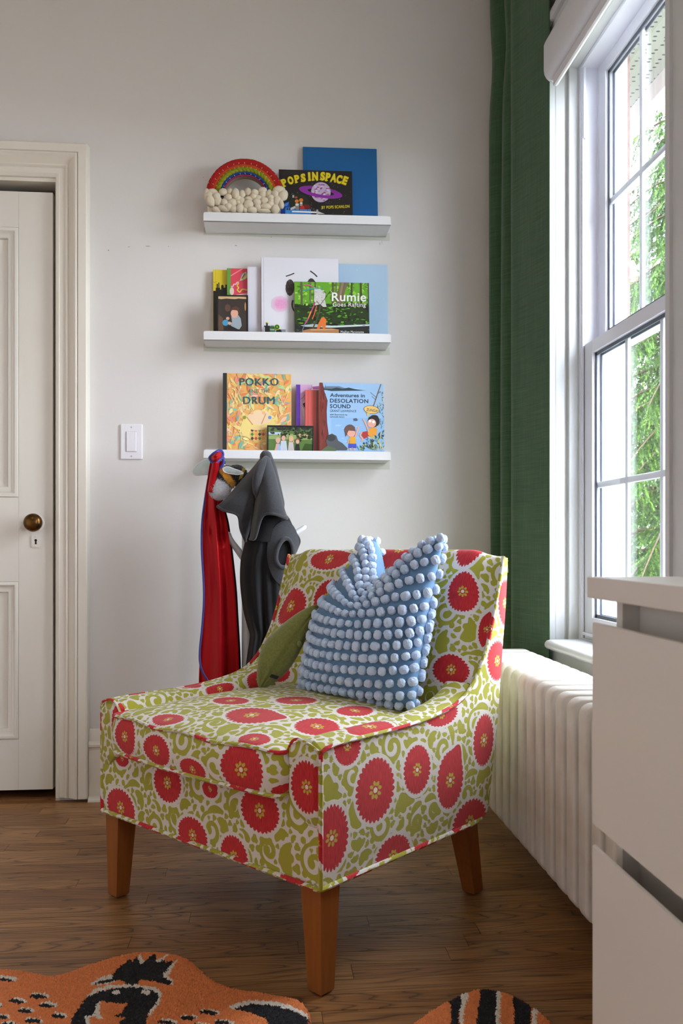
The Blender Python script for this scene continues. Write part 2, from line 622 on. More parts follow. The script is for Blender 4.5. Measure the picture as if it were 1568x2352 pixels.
# ------------------------------------------------------------------ door
door = empty('door_1', ((DX0 + DX1) / 2, WALL_Y, 0), label='old cream panelled door with brass knob', kind='structure')
dcx = (DX0 + DX1) / 2
d0, d1, dz0, dz1 = DX0 + .012, -.7045, .034, 2.046
df = 0.012                                                  # door face sits 12 mm behind the wall face
pw = -.7045 - .112                                          # right edge of the panel openings
rails = [(dz0, .205), (.735, 1.018), (1.925, dz1)]
leaf = MB()
leaf.box((d0 - dcx, df, dz0), (d0 + .115 - dcx, df + .038, dz1), .0015)
leaf.box((pw - dcx, df, dz0), (d1 - dcx, df + .038, dz1), .0015)
mid0, mid1 = (d0 + d1) / 2 - .055, (d0 + d1) / 2 + .055
leaf.box((mid0 - dcx, df + .0002, dz0), (mid1 - dcx, df + .038, dz1), .001)
for a, b in rails:
    leaf.box((d0 + .115 - dcx, df + .0003, a), (pw - dcx, df + .038, b), .001)
leaf.build('door_leaf', M_DOOR, door)
for (xa_, xb_) in ((d0 + .115, mid0), (mid1, pw)):
    for (za, zb_) in ((.205, .735), (1.018, 1.925)):
        pan = MB().box((xa_ - dcx, df + .016, za), (xb_ - dcx, df + .030, zb_))
        pan.build('panel', M_DOOR, door)
        mo = MB()
        prof = [(0, -.004), (0.002, .003), (.006, .005), (.012, .004), (.016, -.001), (.022, -.004), (.030, -.003), (.036, -.006), (.038, -.018)]
        cs = [(xa_, za), (xb_, za), (xb_, zb_), (xa_, zb_)]
        rings = []
        for off, pr in prof:
            rings.append([(xa_ + off - dcx, df - pr, za + off), (xb_ - off - dcx, df - pr, za + off), (xb_ - off - dcx, df - pr, zb_ - off), (xa_ + off - dcx, df - pr, zb_ - off)])
        vs = [q for r in rings for q in r]
        fs = [(i * 4 + k, i * 4 + (k + 1) % 4, (i + 1) * 4 + (k + 1) % 4, (i + 1) * 4 + k) for i in range(len(prof) - 1) for k in range(4)]
        mo.add(vs, fs)
        mo.build('panel_moulding', M_DOOR, door, smooth='auto')
M_BRASS = mat('aged_brass', (120, 84, 40), 0.30, metal=0.9, var=0.6, vscale=40, c2=(58, 42, 24))
kp = ony(72.5, 1200, WALL_Y - .05)
Mk = Matrix.Translation((kp[0] - dcx, df, kp[2])) @ Matrix.Rotation(PI / 2, 4, 'X')
knob = MB().lathe([(.010, .0), (.010, .018), (.012, .024), (.022, .028), (.028, .034), (.0305, .043), (.0295, .052), (.024, .059), (.014, .0635), (.001, .065)], 32, Mk)
tag(knob.build('door_knob', M_BRASS, door, smooth=True), 'round aged brass door knob')
rose = MB().lathe([(.027, 0), (.027, .003), (.024, .006), (.012, .007)], 28, Mk)
rose.build('knob_rose', M_DOOR, door, smooth='auto')
ep = ony(79, 1243, WALL_Y - .01)
es = MB()
w_, h_, c_ = .0145, .021, .005
poly = [(-w_ + c_, -h_), (w_ - c_, -h_), (w_, -h_ + c_), (w_, h_ - c_), (w_ - c_, h_), (-w_ + c_, h_), (-w_, h_ - c_), (-w_, -h_ + c_)]
es.prism([(ep[0] - dcx + a, df, ep[2] + b) for a, b in poly], (0, -.0045, 0))
for zz in (-.016, .016): es.ball((ep[0] - dcx, df - .0045, ep[2] + zz), .0026, 8, 6)
tag(es.build('keyhole_plate', M_DOOR, door), 'white painted keyhole plate')
kh = MB()
n = 14
hole = [(ep[0] - dcx + .0042 * math.cos(2 * PI * i / n), df - .0047, ep[2] + .003 + .0042 * math.sin(2 * PI * i / n)) for i in range(n)]
kh.prism(hole, (0, -.0004, 0))
kh.prism([(ep[0] - dcx - .0016, df - .0047, ep[2] + .002), (ep[0] - dcx + .0016, df - .0047, ep[2] + .002), (ep[0] - dcx + .003, df - .0047, ep[2] - .010), (ep[0] - dcx - .003, df - .0047, ep[2] - .010)], (0, -.0004, 0))
kh.build('keyhole', M_DARK, door)
th = MB().box((DX0, WALL_Y + .005, -.001), (DX1, WALL_Y + .16, .004))
tag(th.build('trim_4', M_OAK), 'dark wooden threshold under the door', kind='structure')

# ------------------------------------------------------------------ light switch
sw = empty('light_switch', (ony(302.5, 1015, WALL_Y)[0], WALL_Y, ony(302.5, 1015, WALL_Y)[2]),
           label='white rocker light switch plate beside the door casing', cat='light switch')
M_SW = mat('switch_plastic', (240, 238, 243), 0.3)
MB().box((-.0365, -.0065, -.0595), (.0365, 0, .0595), .004).build('plate', M_SW, sw)
MB().box((-.0185, -.0075, -.035), (.0185, -.004, .035), .0008).build('bezel', mat('switch_line', (205, 203, 210), .5), sw)
MB().box((-.0165, -.0105, -.033), (.0165, -.006, .033), .0025).build('rocker', M_SW, sw)
MB().box((.0125, -.0115, .012), (.0148, -.0095, .024), .0005).build('dimmer_slider', M_SW, sw)
for zz in (.049, -.049):
    s_ = MB().lathe([(.0030, 0), (.0030, .0006), (.0022, .0012)], 12, Matrix.Translation((0, -.0065, zz)) @ Matrix.Rotation(PI / 2, 4, 'X'))
    s_.box((-.0024, -.0079, zz - .0003), (.0024, -.0076, zz + .0003))
    s_.build('screw', mat('screw_head', (200, 200, 204), .4, metal=.3), sw)

# ------------------------------------------------------------------ window
def glass_mat():
    m = bpy.data.materials.new('window_glass')
    m.use_nodes = True
    nt = m.node_tree
    nt.nodes.clear()
    out = nd(nt, 'ShaderNodeOutputMaterial')
    tr = nd(nt, 'ShaderNodeBsdfTransparent'); tr.inputs['Color'].default_value = (.93, .96, .965, 1)
    gl = nd(nt, 'ShaderNodeBsdfGlossy'); gl.inputs['Roughness'].default_value = 0.02
    fr = nd(nt, 'ShaderNodeLayerWeight', i_Blend=0.5)
    pw_ = nd(nt, 'ShaderNodeMath', operation='POWER'); pw_.inputs[1].default_value = 4.0
    nt.links.new(fr.outputs['Facing'], pw_.inputs[0])
    ml_ = nd(nt, 'ShaderNodeMath', operation='MULTIPLY_ADD'); ml_.inputs[1].default_value = 0.45; ml_.inputs[2].default_value = 0.035
    nt.links.new(pw_.outputs[0], ml_.inputs[0])
    mx = nd(nt, 'ShaderNodeMixShader')
    nt.links.new(ml_.outputs[0], mx.inputs[0])
    nt.links.new(tr.outputs[0], mx.inputs[1]); nt.links.new(gl.outputs[0], mx.inputs[2])
    nt.links.new(mx.outputs[0], out.inputs[0])
    return m


M_GLASS = glass_mat()
win = empty('window_1', (WALL_X, (WY0 + WY1) / 2, WZ0), label='white double-hung window with white grilles', kind='structure')
wx, wy, wz = WALL_X, (WY0 + WY1) / 2, WZ0


def wbox(mb, x0, x1, y0, y1, z0, z1, bev=.0015):
    mb.box((x0 - wx, y0 - wy, z0 - wz), (x1 - wx, y1 - wy, z1 - wz), bev)


FY0, FY1, FZ0, FZ1 = 1.735, 2.497, .572, 2.28
# vinyl frame
f = MB()
wbox(f, .935, 1.035, FY1, 2.54, WZ0, WZ1); wbox(f, .935, 1.035, WY0 - .01, FY0 + .03, WZ0, WZ1)
wbox(f, .935, 1.035, FY0, FY1, FZ1 - .015, WZ1); wbox(f, .935, 1.035, FY0, FY1, WZ0, FZ0 + .012)
wbox(f, .940, .948, FY1 - .010, FY1 + .002, 2.055, FZ1 - .015)     # cover piece of the upper sash track
f.build('window_frame', M_VINYL, win)
tr_ = MB()
wbox(tr_, .985, .990, FY1 - .010, FY1 + .004, FZ0, FZ1, .0005)
wbox(tr_, .938, .942, FY1 - .006, FY1 + .002, FZ0, FZ1, .0005)
tr_.build('sash_track', M_VINYL, win)


def sash(x0, x1, z0, z1, zb, zt, sy, name):
    r = MB()
    wbox(r, x0, x1, FY1 - .006 - sy, FY1 - .004, z0, z1); wbox(r, x0, x1, FY0 + .03, FY0 + .03 + sy, z0, z1)
    wbox(r, x0, x1, FY0 + .03 + sy, FY1 - .006 - sy, z0, zb); wbox(r, x0, x1, FY0 + .03 + sy, FY1 - .006 - sy, zt, z1)
    s_ = r.build(name, M_VINYL, win)
    gy0, gy1 = FY0 + .03 + sy, FY1 - .006 - sy
    xg = (x0 + x1) / 2
    gs = MB()   # gasket and spacer around the glass unit
    for a in (xg - .009, xg + .006):
        wbox(gs, a, a + .003, gy1 - .010, gy1 + .002, zb, zt, 0); wbox(gs, a, a + .003, gy0 - .002, gy0 + .010, zb, zt, 0)
        wbox(gs, a, a + .003, gy0, gy1, zb - .002, zb + .010, 0); wbox(gs, a, a + .003, gy0, gy1, zt - .010, zt + .002, 0)
    gs.build('gasket', M_RUBBER, s_)
    mun = MB()
    n = 3
    for i in (1, 2):
        yy_ = gy1 + (gy0 - gy1) * i / n
        wbox(mun, xg - .005, xg + .005, yy_ - .009, yy_ + .009, zb, zt, .003)
    mun.build('muntin', M_VINYL, s_)
    mun = MB(); zm = (zb + zt) / 2
    wbox(mun, xg - .0052, xg + .0052, gy0, gy1, zm - .009, zm + .009, .003)
    mun.build('muntin', M_VINYL, s_)
    for a in (xg - .0085, xg + .0085):
        g_ = MB(); g_.add([(a - wx, gy0 - wy, zb - wz), (a - wx, gy1 - wy, zb - wz), (a - wx, gy1 - wy, zt - wz), (a - wx, gy0 - wy, zt - wz)], [(0, 1, 2, 3)])
        g_.build('pane', M_GLASS, s_)
    return s_


low = sash(.945, .983, .584, 1.448, .648, 1.412, .056, 'lower_sash')
upp = sash(.987, 1.022, 1.410, 2.268, 1.472, 2.230, .050, 'upper_sash')
lift = MB(); wbox(lift, .928, .946, FY0 + .05, FY1 - .030, .596, .604, .002)
lift.build('lift_rail', M_VINYL, win)
# wooden reveal with stops and beads (far side, near side, head)
trim2 = empty('trim_2', (WALL_X, wy, wz), label='white moulded window casing and reveal', kind='structure')
rv = MB()
steps = [(.868, .898, 2.527), (.898, .906, 2.538), (.906, .936, 2.516)]
for a, b, yy_ in steps:
    wbox(rv, a, b, yy_, 2.56, WZ0, WZ1, .003)
    wbox(rv, a, b, WY0 - .02, WY0 + (2.535 - yy_), WZ0, WZ1, .003)
    wbox(rv, a, b, WY0, WY1, WZ1 - (2.535 - yy_), WZ1 + .02, .003)
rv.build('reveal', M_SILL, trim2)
for (ya, yb, sgn) in ((2.531, 2.655, 1), (1.632, 1.762, -1)):
    cs = MB()
    wbox(cs, .850, .872, ya, yb, WZ0, 2.415, .003)
    if sgn > 0:
        wbox(cs, .842, .872, ya - .003, ya + .018, WZ0, 2.415, .005); wbox(cs, .838, .872, yb - .02, yb, WZ0, 2.415, .005)
    else:
        wbox(cs, .842, .872, yb - .018, yb + .003, WZ0, 2.415, .005); wbox(cs, .838, .872, ya, ya + .02, WZ0, 2.415, .005)
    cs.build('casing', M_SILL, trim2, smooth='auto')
cs = MB(); wbox(cs, .850, .872, 1.64, 2.65, WZ1 + .0, 2.415, .003); wbox(cs, .838, .874, 1.63, 2.66, 2.395, 2.425, .005)
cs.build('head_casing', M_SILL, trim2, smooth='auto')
# stool (inner sill) with a rounded nose, and apron
stl = MB()
prof = [(.945, .556), (.945, .582), (.835, .581), (.826, .5785), (.821, .573), (.8195, .567), (.821, .561), (.826, .5555), (.835, .553), (.875, .552)]
y0_, y1_ = 1.60, 2.480
vs = [(a, y0_, b) for a, b in prof] + [(a, y1_, b) for a, b in prof]
k_ = len(prof)
stl.add(vs, [(i, (i + 1) % k_, k_ + (i + 1) % k_, k_ + i) for i in range(k_)] + [tuple(range(k_)), tuple(range(k_, 2 * k_))])
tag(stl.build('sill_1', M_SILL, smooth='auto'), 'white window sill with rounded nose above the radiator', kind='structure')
ap = MB().box((.852, 1.63, .45), (.872, 2.60, .553), .003)
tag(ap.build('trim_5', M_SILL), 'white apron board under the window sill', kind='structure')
# second and rear windows (out of view): plain frames
f2 = MB()
z2 = .93
f2.box((.95, SY0, z2), (1.0, SY0 + .06, WZ1)); f2.box((.95, SY1 - .06, z2), (1.0, SY1, WZ1)); f2.box((.95, SY0, z2), (1.0, SY1, z2 + .06))
f2.box((.95, SY0, WZ1 - .06), (1.0, SY1, WZ1)); f2.box((.95, SY0, 1.60), (1.0, SY1, 1.65)); f2.box((.95, (SY0 + SY1) / 2 - .03, z2), (1.0, (SY0 + SY1) / 2 + .03, WZ1))
tag(f2.build('window_2', M_VINYL), 'white window behind the camera on the right wall', kind='structure')
# ------------------------------------------------------------------ roller blind cassette
bl = empty('roller_blind', (.80, 2.08, 2.17), label='white rolled-up roller blind cassette at the top of the window', cat='roller blind')
M_BLIND = mat('blind_cassette', (222, 222, 226), .35)
prof = [(.8375, 2.300), (.810, 2.300), (.805, 2.297), (.803, 2.292), (.803, 2.220), (.805, 2.208), (.810, 2.198), (.818, 2.191), (.826, 2.188), (.8375, 2.188)]
cb = MB(); y0_, y1_ = 1.70, 2.430
vs = [(a - .80, y0_ - 2.08, b - 2.17) for a, b in prof] + [(a - .80, y1_ - 2.08, b - 2.17) for a, b in prof]
k_ = len(prof)
cb.add(vs, [(i, (i + 1) % k_, k_ + (i + 1) % k_, k_ + i) for i in range(k_)])
cb.build('cassette', M_BLIND, bl, smooth='auto')
for yy_ in (y0_ - .006, y1_):
    cap_ = MB()
    cap_.prism([(a - .80, yy_ - 2.08, b - 2.17 - .002) for a, b in prof], (0, .006, 0))
    cap_.build('end_cap', M_BLIND, bl)
MB().box((.8225 - .8, y0_ + .01 - 2.08, 2.164 - 2.17), (.8365 - .8, y1_ - .012 - 2.08, 2.192 - 2.17), .006).build('hem_bar', M_BLIND, bl)

# ------------------------------------------------------------------ curtain
def curtain_mat():
    m, nt, b = new_mat('green_linen')
    L = nt.links.new
    tc = nd(nt, 'ShaderNodeTexCoord')
    n_ = []
    for sc in ((600, 600, 9), (10, 10, 420)):
        mp = nd(nt, 'ShaderNodeMapping'); mp.inputs['Scale'].default_value = sc
        nz = nd(nt, 'ShaderNodeTexNoise', i_Scale=1.0, i_Detail=3.0)
        L(tc.outputs['Object'], mp.inputs[0]); L(mp.outputs[0], nz.inputs['Vector']); n_.append(nz)
    ad = nd(nt, 'ShaderNodeMath', operation='ADD')
    L(n_[0].outputs['Fac'], ad.inputs[0]); L(n_[1].outputs['Fac'], ad.inputs[1])
    mr = nd(nt, 'ShaderNodeMapRange'); mr.inputs['From Min'].default_value = .75; mr.inputs['From Max'].default_value = 1.25
    L(ad.outputs[0], mr.inputs['Value'])
    mx = nd(nt, 'ShaderNodeMix', data_type='RGBA')
    mx.inputs['A'].default_value = lin((40, 74, 44)); mx.inputs['B'].default_value = lin((66, 98, 66))
    L(mr.outputs[0], mx.inputs['Factor']); L(mx.outputs['Result'], b.inputs['Base Color'])
    b.inputs['Roughness'].default_value = .85
    b.inputs['Sheen Weight'].default_value = .25
    bp = nd(nt, 'ShaderNodeBump', i_Strength=.5, i_Distance=.001)
    L(ad.outputs[0], bp.inputs['Height']); L(bp.outputs[0], b.inputs['Normal'])
    return m


path = [(.836, 2.487), (.823, 2.530), (.808, 2.578), (.792, 2.630), (.778, 2.668), (.784, 2.692), (.830, 2.712), (.832, 2.735), (.796, 2.762), (.786, 2.792), (.802, 2.820),
        (.836, 2.846), (.832, 2.868), (.800, 2.885), (.785, 2.905), (.788, 2.930), (.815, 2.955), (.850, 2.968)]
nz_, np_ = 60, 220
pl = catmull(path, np_)
zs = np.linspace(2.90, .22, nz_)
pts = np.zeros((np_, nz_, 3))
s01 = np.linspace(0, 1, np_)
for j, z in enumerate(zs):
    t = (2.90 - z) / 2.68
    dx = .006 * np.sin(3.1 * t + 5 * s01) * (s01 > .05)
    amp = 1.0 + .10 * math.sin(2.2 * t + .4)
    cx = .835
    px_ = cx + (pl[:, 0] - cx) * np.where(s01 < .3, 1.0, amp) + dx * smooth01((s01 - .25) / .2) - .012 * smooth01((s01 - .45) / .4) * t
    py_ = pl[:, 1] + .010 * np.sin(2.6 * t + 9 * s01) * s01 - .012 * t * s01
    # tie the pleats tighter near the top
    px_ = np.where(s01 > .3, px_ + .010 * math.exp(-((z - 2.50) / .12) ** 2), px_)
    pts[:, j, 0] = np.minimum(px_, .868); pts[:, j, 1] = py_; pts[:, j, 2] = z
cu = link('curtain', grid_mesh('curtain', pts - np.array([.83, 2.78, .22])), curtain_mat(), loc=(.83, 2.78, .22))
sol = cu.modifiers.new('thickness', 'SOLIDIFY'); sol.thickness = .0025
tag(cu, 'long dark green linen curtain hanging beside the window', 'curtain')

# ------------------------------------------------------------------ radiator
M_RAD = mat('radiator_paint', (231, 228, 222), .33, var=.05, vscale=14, bump=.25, bscale=55, c2=(214, 206, 194))
RXF, RXB, RZ0, RZ1 = .620, .800, .122, .547
rad = empty('radiator', (.710, 1.95, 0), label='white cast iron column radiator under the window', cat='radiator')
sec = bmesh.new()
bmesh.ops.create_cube(sec, size=1.0)
for q in sec.verts: q.co = Vector((q.co.x * (RXB - RXF), q.co.y * .046, (RZ0 + RZ1) / 2 + q.co.z * (RZ1 - RZ0)))
bmesh.ops.bevel(sec, geom=[e for e in sec.edges if abs(e.verts[0].co.y - e.verts[1].co.y) > .01], offset=.026, segments=5, affect='EDGES', profile=.5)
bmesh.ops.bevel(sec, geom=[e for e in sec.edges if e.calc_face_angle(0) > .6 or abs(abs(e.verts[0].co.y) - .023) < 1e-4 and abs(abs(e.verts[1].co.y) - .023) < 1e-4 and e.verts[0].co.y * e.verts[1].co.y > 0], offset=.008, segments=4, affect='EDGES', profile=.5)
sme = bpy.data.meshes.new('radiator_section'); sec.to_mesh(sme); sec.free()
sme.materials.append(M_RAD)
sme.polygons.foreach_set('use_smooth', np.ones(len(sme.polygons), dtype=bool))
ry = 2.535
ys_ = []
for i in range(19):
    o = link('radiator_section', sme, None, rad); o.location = (0, ry - .068 * i - 1.95, 0); ys_.append(ry - .068 * i - 1.95)
hb = MB()
for zz in (.200, .480):
    hb.tube([(0, ys_[0] + .02, zz), (0, ys_[-1] - .02, zz)], .026, 16)
hb.build('hub_pipe', M_RAD, rad, smooth='auto')
web = MB()
for yy_ in ys_: web.box((-.078, yy_ - .034, .16), (.078, yy_ - .0335, .52))
for yy_, xx in [(ys_[0], .06), (ys_[-1], -.065), (ys_[-1], .065)]:
    ft = MB()
    ft.tube([(xx, yy_, .16), (xx, yy_, .06), (xx, yy_, .0)], [.016, .012, .018], 10)
    ft.build('radiator_foot', M_RAD, rad, smooth='auto')

# ------------------------------------------------------------------ dresser
dr = empty('dresser', (.63, .25, 0), label='white dresser with flat drawer fronts in the right foreground', cat='dresser')
M_DR = mat('dresser_white', (231, 226, 219), .42, bump=.03, bscale=500)
DXF = .390
ya, yb = -.55, 1.003
def dbox(mb, x0, x1, y0, y1, z0, z1, bev=.0012): mb.box((x0 - .63, y0 - .25, z0), (x1 - .63, y1 - .25, z1), bev)
t_ = MB(); dbox(t_, .386, WALL_X - .002, ya - .006, yb + .008, .7945, .8195); t_.build('dresser_top', M_DR, dr)
c_ = MB()
dbox(c_, .419, WALL_X - .004, yb - .018, yb, .0, .7945); dbox(c_, .419, WALL_X - .004, ya, ya + .018, .0, .7945)
dbox(c_, WALL_X - .010, WALL_X - .004, ya, yb, .05, .79); dbox(c_, .425, WALL_X - .004, ya, yb, .0, .018)
dbox(c_, .440, .455, ya, yb, .04, .79)
c_.build('carcass', M_DR, dr)
for (z0, z1) in ((.527, .765), (.262, .501), (.020, .240)):
    d_ = MB()
    vs = []
    for yy_ in (ya + .002, yb - .0):
        vs += [(DXF - .63, yy_ - .25, z0), (DXF - .63, yy_ - .25, z1), (DXF + .003 - .63, yy_ - .25, z1 + .001), (DXF + .021 - .63, yy_ - .25, z1 - .022), (DXF + .021 - .63, yy_ - .25, z0)]
    d_.add(vs, [(0, 1, 6, 5), (1, 2, 7, 6), (2, 3, 8, 7), (3, 4, 9, 8), (4, 0, 5, 9), (0, 4, 3, 2, 1), (5, 6, 7, 8, 9)])
    d_.build('drawer_front', M_DR, dr)

# ------------------------------------------------------------------ woven fabric: suzani flowers, olive scrolls on cream
def make_scroll_tile(tw=.30, th=.34, res=.0012):
    """signed distance tile (metres) of olive leaves and scrolls, repeating in both directions"""
    nx, ny = int(tw / res), int(th / res)
    X, Y = np.meshgrid((np.arange(nx) + .5) * res, (np.arange(ny) + .5) * res, indexing='ij')
    field = np.full((nx, ny), .05)
    rg = np.random.default_rng(5)

    def sdf(circs):
        d = np.full((nx, ny), .05)
        for cx, cy, r in circs:
            dx = np.abs(X - cx % tw); dx = np.minimum(dx, tw - dx)
            dy = np.abs(Y - cy % th); dy = np.minimum(dy, th - dy)
            d = np.minimum(d, np.sqrt(dx * dx + dy * dy) - r)
        return d

    def spiral(cx, cy, s, rot, fl):
        cs = []
        for t in np.linspace(0, 1, 80):
            a = rot + fl * (t * 2 * PI * 1.25)
            r = s * (1.0 - .80 * t)
            cs.append((cx + r * math.cos(a), cy + r * math.sin(a), .0032 + .0022 * math.sin(PI * t) + (.006 * max(0, (t - .8) / .2))))
        # outward lobes and a tail leaf
        for t0, k in ((.05, 1.35), (.16, 1.32), (.27, 1.25), (.40, 1.15)):
            a = rot + fl * t0 * 2 * PI * 1.25
            cs.append((cx + s * k * (1 - .8 * t0) * math.cos(a), cy + s * k * (1 - .8 * t0) * math.sin(a), .0068))
        for t in np.linspace(0, 1, 10):
            a = rot - fl * t * .9
            r = s * (1.0 + .55 * t)
            cs.append((cx + r * math.cos(a), cy + r * math.sin(a), .0035 + .0045 * math.sin(PI * t * .9)))
        return cs

    def leaf(cx, cy, s, rot, fl):
        cs = []
        for t in np.linspace(0, 1, 9):
            a = rot + fl * .9 * (t - .5)
            r = s * (t - .5) * 1.7
            cs.append((cx + r * math.cos(a), cy + r * math.sin(a), s * (.14 + .36 * math.sin(PI * min(1, t * 1.02)) ** .8 * (1 - .4 * t))))
        a = rot + fl * 1.3
        cs.append((cx + s * .42 * math.cos(a), cy + s * .42 * math.sin(a), s * .24))
        cs.append((cx - s * .30 * math.cos(a + .5), cy - s * .30 * math.sin(a + .5), s * .26))
        return cs

    def comma(cx, cy, s, rot, fl):
        cs = []
        for t in np.linspace(0, 1, 12):
            a = rot + fl * 1.5 * t
            cs.append((cx + s * math.cos(a), cy + s * math.sin(a), s * (.07 + .30 * (1 - t) ** 1.2)))
        return cs
    plan = [(spiral, .034, .040, 90, 5), (spiral, .024, .030, 140, 6), (leaf, .030, .038, 260, 24), (leaf, .021, .028, 600, 60),
            (comma, .020, .030, 500, 60), (leaf, .013, .018, 900, 140), (comma, .011, .018, 700, 120), (leaf, .009, .011, 700, 120)]
    for fn, s0, s1, tries, mx in plan:
        got = 0
        for _ in range(tries):
            cx, cy = rg.uniform(0, tw), rg.uniform(0, th)
            ix, iy = int(cx / res) % nx, int(cy / res) % ny
            if field[ix, iy] < (.004 if fn is not spiral else s0 * .75): continue
            d = sdf(fn(cx, cy, rg.uniform(s0, s1), rg.uniform(0, 2 * PI), rg.choice([-1, 1])))
            if (np.minimum(field, d) == d)[(d < .0016)].all() and not ((d < .0017) & (field < .0017)).any():
                field = np.minimum(field, d)
                got += 1
                if got >= mx: break
    # fill what is left with lobed leaves cut to the room there is
    for _ in range(420):
        k = np.argmax(field); ix, iy = np.unravel_index(k, field.shape)
        dist = field[ix, iy]
        if dist < .0074: break
        cx, cy = (ix + .5) * res, (iy + .5) * res
        done = False
        for s_, fn in ((1.25, leaf), (1.05, leaf), (.9, leaf), (1.0, comma)):
            for _k in range(3):
                d = sdf(fn(cx, cy, dist * s_ * rg.uniform(.95, 1.1), rg.uniform(0, 2 * PI), rg.choice([-1, 1])))
                if not ((d < .0021) & (field < .0021)).any():
                    field = np.minimum(field, d); done = True
                    break
            if done: break
        if not done:
            a0 = rg.uniform(0, 2 * PI)
            r_ = dist - .0028
            field = np.minimum(field, sdf([(cx + .45 * r_ * math.cos(a0 + q), cy + .45 * r_ * math.sin(a0 + q), r_ * .52) for q in (0, 2.1, 4.2)]))
    return field - .0006, res, tw, th


TILE, TRES, TW, TH_ = make_scroll_tile()


def sample_tile(p, q):
    fx = (p % TW) / TRES - .5; fy = (q % TH_) / TRES - .5
    x0 = np.floor(fx).astype(int); y0 = np.floor(fy).astype(int)
    ax, ay = fx - x0, fy - y0
    nx, ny = TILE.shape
    a = TILE[x0 % nx, y0 % ny]; b = TILE[(x0 + 1) % nx, y0 % ny]; c = TILE[x0 % nx, (y0 + 1) % ny]; d = TILE[(x0 + 1) % nx, (y0 + 1) % ny]
    return (a * (1 - ax) + b * ax) * (1 - ay) + (c * (1 - ax) + d * ax) * ay


def pattern(fab, flowers, off=(0, 0)):
    p, q = fab[..., 0], fab[..., 1]
    olive = sample_tile(p + off[0], q + off[1])
    red = np.full(p.shape, .05)
    yel = np.full(p.shape, .05)
    crm = np.full(p.shape, .05)
    for fl in flowers:
        pc, qc, rp, rq = fl[:4]
        kind = fl[4] if len(fl) > 4 else 0
        rot = fl[5] if len(fl) > 5 else 0.0
        x, y = p - pc, q - qc
        rr = math.sqrt(rp * rq)
        rho = np.sqrt((x / rp) ** 2 + (y / rq) ** 2) + 1e-9
        ang = np.arctan2(y / rq, x / rp)
        n = 29
        sc = np.abs(np.sin(n * ang / 2)) ** .55
        depth = .17
        tip = 0
        if kind == 1:            # flower with one smooth pulled-out side
            da = (ang - rot + PI) % (2 * PI) - PI
            wgt = np.exp(-(da / .75) ** 2)
            depth = .17 * (1 - wgt)
            tip = .30 * np.exp(-(da / .30) ** 2)
        R = 1 + tip - depth * (1 - sc)
        d = (rho - R) * rr
        red = np.minimum(red, d)
        halo = (rho - 1 - tip) * rr - .0065
        olive = np.maximum(olive, -halo)
        cx, cy = (x, y)
        r0 = .36 * rr
        for k in range(8):
            a = 2 * PI * k / 8 + .2
            rad_, tan_ = cx * math.cos(a) + cy * math.sin(a) - r0 * .62, -cx * math.sin(a) + cy * math.cos(a)
            yel = np.minimum(yel, np.sqrt((rad_ / 1.5) ** 2 + tan_ ** 2) - r0 * .17)
        crm = np.minimum(crm, np.sqrt(cx ** 2 + cy ** 2) - r0 * .27)
    return dict(f_red=red, f_olive=olive, f_yel=yel, f_crm=crm)


